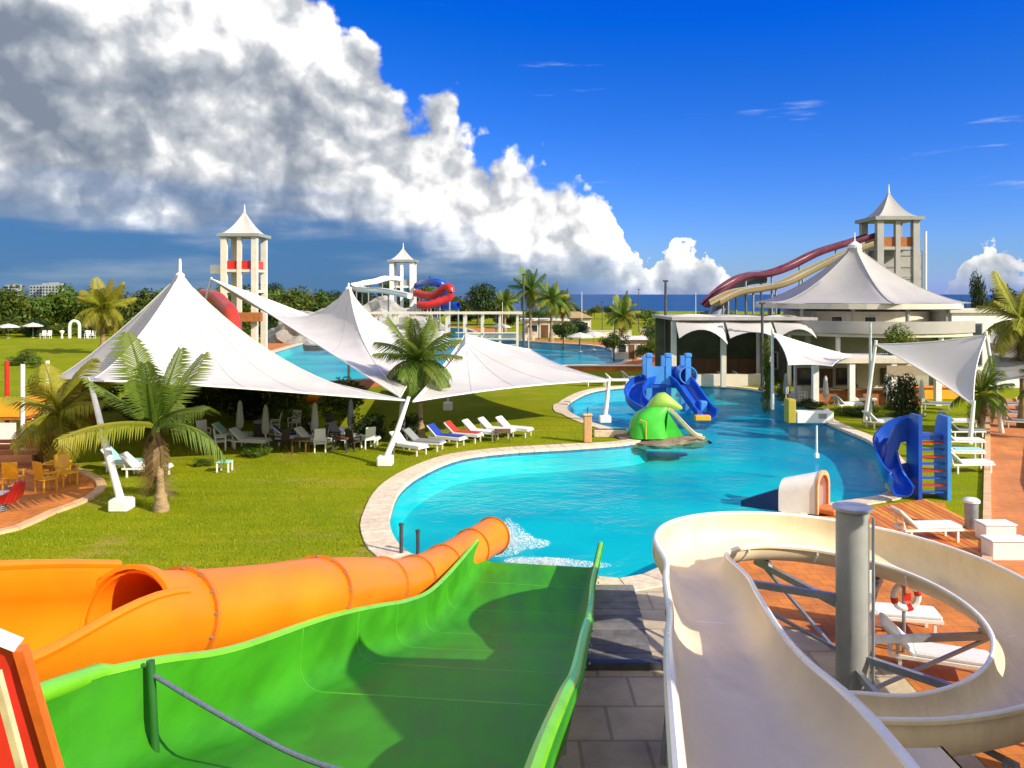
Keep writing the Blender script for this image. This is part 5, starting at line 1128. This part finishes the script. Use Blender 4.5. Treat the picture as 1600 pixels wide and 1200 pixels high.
# poolside things
ps = thing('shower_pillar', 'terracotta coloured shower pillar at the lawn tip by the pool', 'pillar', gp(918, 691)); b = gp(918, 691)
MB().box(b + Vector((0, 0, .72)), (.42, .42, 1.44), bev=.03).build('pillar', pm('tan_pillar', (.55, .30, .13), .8, .1), ps, world=True); MB().box(b + Vector((0, 0, 1.5)), (.5, .5, .1), bev=.02).build('cap', M_KERB, ps, world=True); MB().tube([b + Vector((0, 0, 1.5)), b + Vector((0, 0, 1.85)), b + Vector((0, -.2, 1.92))], .03, 8).build('shower_head', M_DARK, ps, world=True)
pl = thing('stone_planter', 'low pale planter wall behind the shower pillar', 'planter', gp(955, 684)); b = gp(955, 684)
MB().box(b + Vector((0, .3, .2)), (1.9, .4, .4), bev=.03).build('wall', M_COP, pl, world=True); MB().box(b + Vector((0, .3, .42)), (1.7, .26, .06)).build('soil', M_SOIL, pl, world=True)
for i, (px, py) in enumerate(((975, 677), (1000, 672))): pass
# green animal slide at the lawn tip
fs_ = thing('animal_slide', 'small green animal head slide with a cream tongue chute on the pool edge', 'slide', gp(1032, 690)); b = gp(1035, 688); 
rock('rock_base', 'dark stone base under the green animal slide at the pool edge', (b.x - .1, b.y + .7, -.3), 2.7, 1.5, .55, 9, M_SOIL)
def loft(rings, n=16):
    m = MB(); rows = []
    for c, rx, rz, yaw in rings:
        c = Vector(c); rows.append([c + Vector((0, rx * math.cos(2 * math.pi * k / n), rz * math.sin(2 * math.pi * k / n))) for k in range(n)])
    m.grid(rows, close=True); m.f.append(tuple(range(n))); m.f.append(tuple((len(rows) - 1) * n + k for k in range(n))); return m
bx, by = b.x, b.y + .7
m = MB(); rows = []
for z, x0, x1, ry in ((0.1, -1.75, .35, .95), (.5, -1.7, .25, .92), (1.0, -1.6, .2, .85), (1.4, -1.3, .3, .75), (1.7, -.8, .45, .6), (1.95, -.2, .5, .35)):
    cxm, hx = (x0 + x1) / 2, (x1 - x0) / 2; rows.append([Vector((bx + cxm + hx * math.copysign(abs(math.cos(2 * math.pi * k / 20)) ** .6, math.cos(2 * math.pi * k / 20)), by + ry * math.copysign(abs(math.sin(2 * math.pi * k / 20)) ** .6, math.sin(2 * math.pi * k / 20)), z)) for k in range(20)])
m.grid(rows, close=True); m.f.append(tuple(100 + k for k in range(20))); m.build('body', M_FROG, fs_, smooth=60, world=True)
hd = loft([((bx - .75, by, 1.72), .12, .10, 0), ((bx - .45, by, 1.85), .45, .34, 0), ((bx - .1, by, 2.02), .58, .50, 0), ((bx + .25, by, 2.06), .60, .50, 0), ((bx + .6, by, 1.95), .52, .36, 0), ((bx + .95, by, 1.78), .38, .22, 0), ((bx + 1.2, by, 1.68), .2, .1, 0)], 16).build('head', M_FROGL, fs_, smooth=True, world=True)
sweep(frames(cr([(bx + .25, by, 1.62), (bx + .75, by, 1.25), (bx + 1.4, by - .05, .55), (bx + 1.9, by - .1, .10), (bx + 2.35, by - .12, -.05)], 6)), chute(.75, .22, .22, .12, .05, .07, .05)).build('tongue_chute', pm('cream_gelcoat', (.75, .62, .40), .4), fs_, smooth=40, world=True)
m = MB(); m.add([(bx + .2, by - .5, .05), (bx + 1.35, by - .42, 0.0), (bx + .35, by - .5, 1.5), (bx + .2, by + .5, .05), (bx + 1.35, by + .42, 0.0), (bx + .35, by + .5, 1.5)], [(0, 1, 2), (5, 4, 3), (0, 3, 4, 1), (1, 4, 5, 2), (2, 5, 3, 0)]); m.build('chute_side', M_FROG, fs_, world=True)
MB().tube([(bx - .95, by - .98, .1), (bx - .95, by - .98, 1.05), (bx - 1.25, by - .9, 1.15)], .035, 8).build('hand_rail', M_YEL, fs_, world=True)
# blue play tower behind it
bt = thing('play_tower', 'blue play tower with two slides standing in the far lobe of the pool', 'play tower', gp(1060, 645)); b = gp(1060, 645); X, Y = b.x, b.y + 1.2
for sx in (-1.9, -.6, .75):
    for sy in (-.7, .9): MB().box((X + sx, Y + sy, 1.75), (.36, .36, 3.9)).build('post', M_BLUEL, bt, world=True)
    MB().box((X + sx, Y - .7, 3.85), (.46, .46, .30), bev=.06).build('post_cap', M_BLUEL, bt, world=True)
MB().box((X - .6, Y + .1, 1.75), (3.2, 2.0, .2)).build('platform', M_BLUE, bt, world=True)
MB().box((X - 1.3, Y - .75, 2.5), (1.3, .12, 1.2)).build('panel', M_BLUEL, bt, world=True); MB().box((X - .6, Y + .95, 2.4), (3.0, .12, 1.1)).build('panel', M_BLUE, bt, world=True); MB().box((X - 1.2, Y - .6, .75), (1.2, .14, 1.9)).build('panel', M_BLUE, bt, world=True)
MB().box((X + .1, Y - .82, 1.15), (.42, .06, .26)).build('notice', M_WHITE, bt, world=True)
sweep(frames(cr([(X + .15, Y - .5, 1.85), (X + .3, Y - 1.1, 1.72), (X + .75, Y - 2.2, .85), (X + 1.1, Y - 3.0, .25), (X + 1.3, Y - 3.7, .0)], 6)), chute(1.25, .62, .62, .3, .08, .12, .08)).build('straight_slide', M_BLUE, bt, smooth=40, world=True)
pth = cr([(X - 1.7, Y - .2, 1.85), (X - 2.4, Y - .7, 1.7), (X - 3.0, Y - 1.6, 1.2), (X - 3.1, Y - 2.6, .7), (X - 2.6, Y - 3.4, .25), (X - 2.0, Y - 3.8, .02)], 6); sweep(frames(pth), chute(1.1, .6, .6, .3, .08, .12, .08)).build('curved_slide', M_BLUE, bt, smooth=40, world=True)
pipe(frames(cr([(X + .75, Y - .9, 2.5), (X + .75, Y - .2, 2.5), (X + .75, Y + .8, 2.5)], 4)), .62, .08).build('crawl_tube', M_BLUEL, bt, smooth=True, world=True)
MB().box((X + 1.35, Y - 2.3, .5), (.5, 1.0, 1.0), bev=.08).build('step_block', M_BLUEL, bt, world=True); MB().box((X + .9, Y - 4.2, .12), (1.0, .5, .35), bev=.05).build('bumper', M_YEL, bt, world=True)
# blue slide on the right bank
bs_ = thing('blue_slide', 'tall blue slide with a curved chute and ladder on the deck at the right', 'slide', gp(1455, 778)); b = gp(1455, 778); X, Y = b.x, b.y
def slab(pts, th, ax):
    m = MB(); n = len(pts); d = Vector(ax).normalized() * th; m.add([Vector(p) for p in pts] + [Vector(p) + d for p in pts], [tuple(range(n)), tuple(range(2 * n - 1, n - 1, -1))] + [(i, (i + 1) % n, n + (i + 1) % n, n + i) for i in range(n)]); return m
def upright(x, y, h, w_): # tall rounded fin panel
    prof = [(-w_ / 2, 0), (w_ / 2, 0), (w_ / 2 * 1.15, h * .3), (w_ / 2 * 1.2, h * .65), (w_ / 2 * .9, h * .93), (w_ / 2 * .5, h), (-w_ / 2, h)]
    return slab([(x, y + a, z) for a, z in prof], .14, (1, 0, 0))
upright(X - .72, Y, 3.3, .9).build('side_panel', M_BLUE, bs_, world=True); upright(X + .42, Y + .05, 3.25, .95).build('side_panel', M_BLUEL, bs_, world=True)
for k in range(9): MB().box((X - .08, Y - .25 + k * .03, .3 + k * .27), (1.0, .2, .06)).build('step', M_RED if k % 2 else M_BLUE, bs_, world=True)
MB().box((X - .1, Y + .5, 2.35), (1.1, 1.2, .12)).build('platform', M_BLUE, bs_, world=True)
q_ = 0.66
pth = cr([(X - .3, Y + .7, 2.42), (X - .9 * q_, Y + .95, 2.3), (X - 1.7 * q_, Y + .95, 1.75), (X - 2.15 * q_, Y + .6, 1.2), (X - 2.35 * q_, Y + .05, .72), (X - 2.3 * q_, Y - .4, .45), (X - 2.4 * q_, Y - .9, .3)], 6); sweep(frames(pth), chute(.7, .4, .7, .25, .06, .08, .06)).build('curved_chute', M_BLUE, bs_, smooth=40, world=True)
m = slab([(X - .72, Y + .4, 3.1), (X - 1.3 * q_, Y + .4, 3.05), (X - 1.85 * q_, Y + .4, 2.75), (X - 2.35 * q_, Y + .4, 2.0), (X - 2.55 * q_, Y + .4, 1.2), (X - 2.5 * q_, Y + .4, .5), (X - 1.7 * q_, Y + .4, .6), (X - 1.75 * q_, Y + .4, 1.1), (X - 1.7 * q_, Y + .4, 1.75), (X - 1.5 * q_, Y + .4, 2.1), (X - .72, Y + .4, 2.15)], .1, (0, 1, 0)); m.build('outer_wall', M_BLUE, bs_, world=True)
m = slab([(X - 1.75 * q_, Y + .38, .55), (X - .7, Y + .38, .55), (X - .7, Y + .38, 1.3), (X - 1.72 * q_, Y + .38, 1.2)], .1, (0, 1, 0)); m.build('lower_wall', M_BLUE, bs_, world=True)
MB().tube([(X - 1.2, Y + .6, 0), (X - 1.2, Y + .6, 1.3)], .08, 8).build('support_post', M_STEEL, bs_, world=True)
MB().box((X - 1.0, Y + .55, .45), (.9, .5, .5)).build('base_box', M_YEL, bs_, world=True)
# white kids' slide with red mouth beyond the spiral
kt = thing('tunnel_slide', 'short white tunnel slide with a red arched mouth behind the spiral slide', 'slide', gp(1262, 797)); b = gp(1262, 800); X, Y = b.x, b.y
def arch(w_, h_, n=12): return [(-w_ / 2, 0)] + [(w_ / 2 * -math.cos(math.pi * k / n), h_ - w_ / 2 + w_ / 2 * math.sin(math.pi * k / n)) for k in range(n + 1)] + [(w_ / 2, 0)]
ax = Vector((.72, -.69, 0)).normalized(); sd_ = Vector((-ax.y, ax.x, 0))
def archrow(c, w_, h_): return [c + sd_ * a + Vector((0, 0, z)) for a, z in arch(w_, h_)]
c0, c1 = Vector((X - .75, Y + .3, .05)), Vector((X + .45, Y - .15, .05))
m = MB(); m.grid([archrow(c0, 1.0, 1.15), archrow(c1, 1.05, 1.5), archrow(c1, .85, 1.38), archrow(c0, .8, 1.05)]); m.build('tunnel', M_WHITE, kt, smooth=40, world=True)
m = MB(); m.grid([archrow(c1 - ax * .5, .85, 1.33), archrow(c1 + ax * .02, .84, 1.36)]); m.f.append(tuple(range(15))); m.build('mouth_lining', M_RED, kt, smooth=40, world=True)
m = MB(); m.grid([archrow(c1 + ax * .0, 1.09, 1.53), archrow(c1 + ax * .09, 1.09, 1.53), archrow(c1 + ax * .09, .84, 1.36), archrow(c1, .84, 1.36)]); m.build('mouth_rim', pm('peach_paint', (.75, .38, .2), .45), kt, smooth=40, world=True)
MB().box(c1 + ax * .3 + Vector((0, 0, .12)), (.7, .8, .2), rz=math.atan2(ax.y, ax.x), bev=.04).build('step', pm('orange_step', (.6, .2, .05), .6), kt, world=True)
m = MB(); m.add([c0 + sd_ * a + Vector((0, 0, z)) for a, z in ((-.5, 0), (.5, 0), (.5, .8), (-.5, .8))] + [c0 - ax * 1.5 + sd_ * a + Vector((0, 0, z)) for a, z in ((-.5, -.1), (.5, -.1), (.5, .12), (-.5, .12))], [(0, 1, 2, 3), (7, 6, 5, 4), (0, 4, 5, 1), (1, 5, 6, 2), (2, 6, 7, 3), (3, 7, 4, 0)]); m.build('ramp', pm('navy_shade', (.02, .035, .14), .4), kt, world=True)  # dark navy wedge stands in for a shadow beside the tunnel
# notice board, life ring, bins and posts round the spiral
nb = thing('notice_board', 'white notice board with blue squares right of the spiral column', 'sign', (7.35, 16.9, 0))
MB().box((7.35, 16.9, 1.35), (.55, .05, 1.7), bev=.01).build('board', M_WHITE, nb, world=True)
for z in (1.75, 1.45): MB().box((7.38, 16.87, z), (.22, .012, .2)).build('blue_square', M_BLUE, nb, world=True)
for x in (7.12, 7.58): MB().tube([(x, 16.95, 0), (x, 16.95, 2.2)], .025, 8).build('post', M_STEEL, nb, world=True)
lr = thing('life_ring_post', 'white life ring with red mark on a post inside the spiral loop', 'life ring', (8.75, 17.9, 0))
MB().tube([(8.75, 17.95, 0), (8.75, 17.95, 1.6)], .04, 8).build('post', M_STEEL, lr, world=True); rgm = MB().tube([Vector((8.75 + .27 * math.cos(k * math.pi / 12), 17.86, 1.3 + .27 * math.sin(k * math.pi / 12))) for k in range(25)], .075, 8).build('ring', M_WHITE, lr, smooth=True, world=True)
for q in (0.3, 1.87, 3.44, 5.0): MB().tube([Vector((8.75 + .27 * math.cos(q + e), 17.86, 1.3 + .27 * math.sin(q + e))) for e in (-.22, -.1, .1, .22)], .079, 8).build('red_band', M_RED, rgm, world=True)
MB().box((8.75, 17.8, 1.3), (.16, .03, .16)).build('red_mark', M_RED, lr, world=True)
wb = thing('waste_bin', 'grey waste bin with pale lid beside the timber deck', 'bin', (15.6, 27.3, 0)); MB().lathe([(.0, .02), (.2, .02), (.22, .95), (0, .95)], (15.6, 27.3, 0), 16).build('body', M_STEEL, wb, smooth=40, world=True); MB().lathe([(.27, .95), (.27, 1.02), (.2, 1.08), (0, 1.09)], (15.6, 27.3, 0), 16).build('lid', M_WHITE, wb, smooth=40, world=True)
for i, (x, y, w_) in enumerate(((15.7, 26.1, 1.0), (15.0, 24.4, 1.2))):
    T_ = thing('towel_box', ['white towel box beside the grey bin', 'white towel box nearest the spiral slide on the deck edge'][i], 'box', (x, y, 0), group='towel boxes'); MB().box((x, y, .28), (w_, .6, .56), bev=.03).build('box', M_WHITE, T_, world=True); MB().box((x, y, .59), (w_ + .06, .66, .05), bev=.02).build('lid', M_MATT, T_, world=True)
for i, (px, py, h) in enumerate(((627, 866, .9), (653, 866, .7))): 
    q = gp(px, py); T_ = thing('bollard', ['tall black bollard at the near left pool edge', 'shorter black bollard right of the tall one at the pool edge'][i], 'bollard', q, group='pool edge bollards'); MB().tube([q, q + Vector((0, 0, h))], .06, 10).build('post', M_DARK, T_, smooth=True, world=True); MB().lathe([(.08, h - .02), (.08, h + .05), (0, h + .08)], q, 10).build('cap', M_DARK, T_, world=True)
# lamp poles
def lamp(px, py_base, h, label, w_=.10, mat=M_DARK, head=True):
    q = gp(px, py_base); T_ = thing('lamp_pole', label, 'lamp pole', q, group='lamp poles'); MB().tube([(0, 0, 0), (0, 0, h)], [w_, w_ * .7], 10).build('pole', mat, T_, smooth=True); MB().box((0, 0, .12), (w_ * 3.4, w_ * 3.4, .24), bev=.03).build('foot', mat, T_)
    if head: MB().box((0, 0, h + .08), (.5, .28, .16), bev=.04).build('lamp_head', mat, T_)
lamp(818, 561, 10.4, 'tall dark lamp pole at the back pool', .16); lamp(1040, 592, 9.2, 'dark lamp pole at the left end of the awning hall', .17); lamp(826, 563, 4.0, 'thin pale pole beside the tall dark lamp pole', .07, M_CREAM, False)
lamp(1191, 610, 7.2, 'dark lamp pole between the awning hall and pavilion', .15); lamp(1360, 655, 6.2, 'pale green pole standing in front of the pavilion', .12, pm('pale_green_pole', (.42, .50, .46), .5), False)
for i, (px, py, h) in enumerate(((842, 530, 9), (909, 528, 8.5), (941, 522, 6.5), (958, 522, 6.8), (998, 519, 9), (1087, 522, 8.5), (775, 527, 6), (785, 522, 6.5))): lamp(px, py, h, f'{ORD[i]} far thin pole from the left by the back pool', .09, M_CREAM if i % 2 else M_DARK, i % 2 == 0)
lamp(1276, 716, 1.6, 'white water post standing in the pool before the right lawn', .06, M_WHITE, False)
# white stone block by the right pool edge
wbk = thing('pool_counter', 'white counter block with a small vent at the right pool edge', 'counter', gp(1278, 662)); b = gp(1275, 661)
MB().box(b + Vector((0, .5, .32)), (2.3, .8, .75), bev=.05).build('block', M_WHITE, wbk, world=True); MB().box(b + Vector((.45, .09, .42)), (.5, .04, .3)).build('vent', M_GREY, wbk, world=True); MB().box(b + Vector((-1.45, .5, .7)), (.5, .8, 1.5), bev=.05).build('yellow_pier', pm('olive_yellow', (.40, .33, .03), .6), wbk, world=True)
# orange bench wall on right lawn
ob = thing('orange_counter', 'long orange and yellow counter on the lawn beyond the triangular sail', 'counter', gp(1450, 622)); b = gp(1455, 624)
MB().box(b + Vector((0, 0, .45)), (4.6, .5, .9), bev=.04).build('front', M_YEL, ob, world=True); MB().box(b + Vector((0, 0, .95)), (5.0, .8, .12), bev=.03).build('top', pm('orange_top', (.75, .22, .03), .5), ob, world=True)
# low wall along the far side of the back pool
for i, (x0, x1, y, h) in enumerate(((-8, 4, 140, 1.1), (8, 22, 148, 1.3), (24, 40, 150, 1.5), (2, 14, 84, .5))):
    T_ = thing('garden_wall', ['low cream wall left of the lamp pole beyond the back pool', 'low cream wall among the far palms', 'long ochre wall before the sea at the right', 'low terracotta wall in front of the back pool'][i], 'wall', ((x0 + x1) / 2, y, 0)); MB().box(((x0 + x1) / 2, y, h / 2), (x1 - x0, .4, h)).build('wall', [M_CREAM, M_CREAM, M_KERB, M_TERRA][i], T_, world=True); MB().box(((x0 + x1) / 2, y, h + .05), (x1 - x0 + .2, .6, .1)).build('coping', M_CREAM, T_, world=True)

# more furniture in the shade of the tents
def folded_parasol(loc, label, mat, h=2.5):
    T_ = thing('folded_parasol', label, 'parasol', loc, group='folded parasols'); MB().tube([(0, 0, 0), (0, 0, h)], .03, 8).build('pole', M_WHITE, T_, smooth=True)
    m = MB(); rows = []
    for z, r_ in ((h + .05, .02), (h - .1, .09), (h - .6, .13), (h - 1.2, .17), (h - 1.45, .12)): rows.append([Vector((r_ * (1 + .22 * (k % 2)) * math.cos(k * math.pi / 8), r_ * (1 + .22 * (k % 2)) * math.sin(k * math.pi / 8), z)) for k in range(16)])
    m.grid(rows, close=True); m.build('folded_canopy', mat, T_, smooth=True); MB().lathe([(.28, 0), (.28, .08), (.05, .12)], (0, 0, 0), 12, True).build('base', M_CONC, T_)
for i, (px, py) in enumerate(((375, 690), (415, 700), (492, 694), (548, 688), (628, 692))): folded_parasol(gp(px, py), f'{ORD[i]} folded parasol from the left among the shaded loungers', [M_FAB, M_FAB2, M_FAB, M_GREYM, M_FAB][i], 2.2)
CH = [(318, 690, 'w'), (345, 703, 'w'), (408, 694, 'd'), (440, 703, 'd'), (476, 686, 'd'), (500, 706, 'w'), (520, 698, 'd'), (552, 704, 'd'), (575, 700, 'w'), (430, 676, 'w'), (460, 672, 'w'), (520, 676, 'd')]
for i, (px, py, kd) in enumerate(CH): plastic_chair(gp(px, py), R(40 + 67 * i % 360), f'{ORD[i]} armchair from the left among the tables under the big tent' if i < 9 else f'{ORD[i - 9]} armchair of the back row under the big tent', M_WHITE if kd == 'w' else pm('dark_rattan', (.05, .035, .03), .8, .2), 'armchairs under the big tent', 1.15)
for i, (px, py) in enumerate(((1290, 640), (1385, 636), (1440, 648), (1228, 634))): folded_parasol(gp(px, py), f'{ORD[i]} folded parasol on the lawn right of the pool', M_FAB2 if i % 2 else M_FAB, 2.3)
for i, (px, py) in enumerate(((1255, 626), (1335, 622), (1415, 634))): plastic_chair(gp(px, py), R(50 + 100 * i), f'{ORD[i]} armchair from the left on the lawn before the pool bar', [M_WHITE, MATS['dark_rattan'], M_WHITE][i], 'armchairs before the pool bar', 1.1)
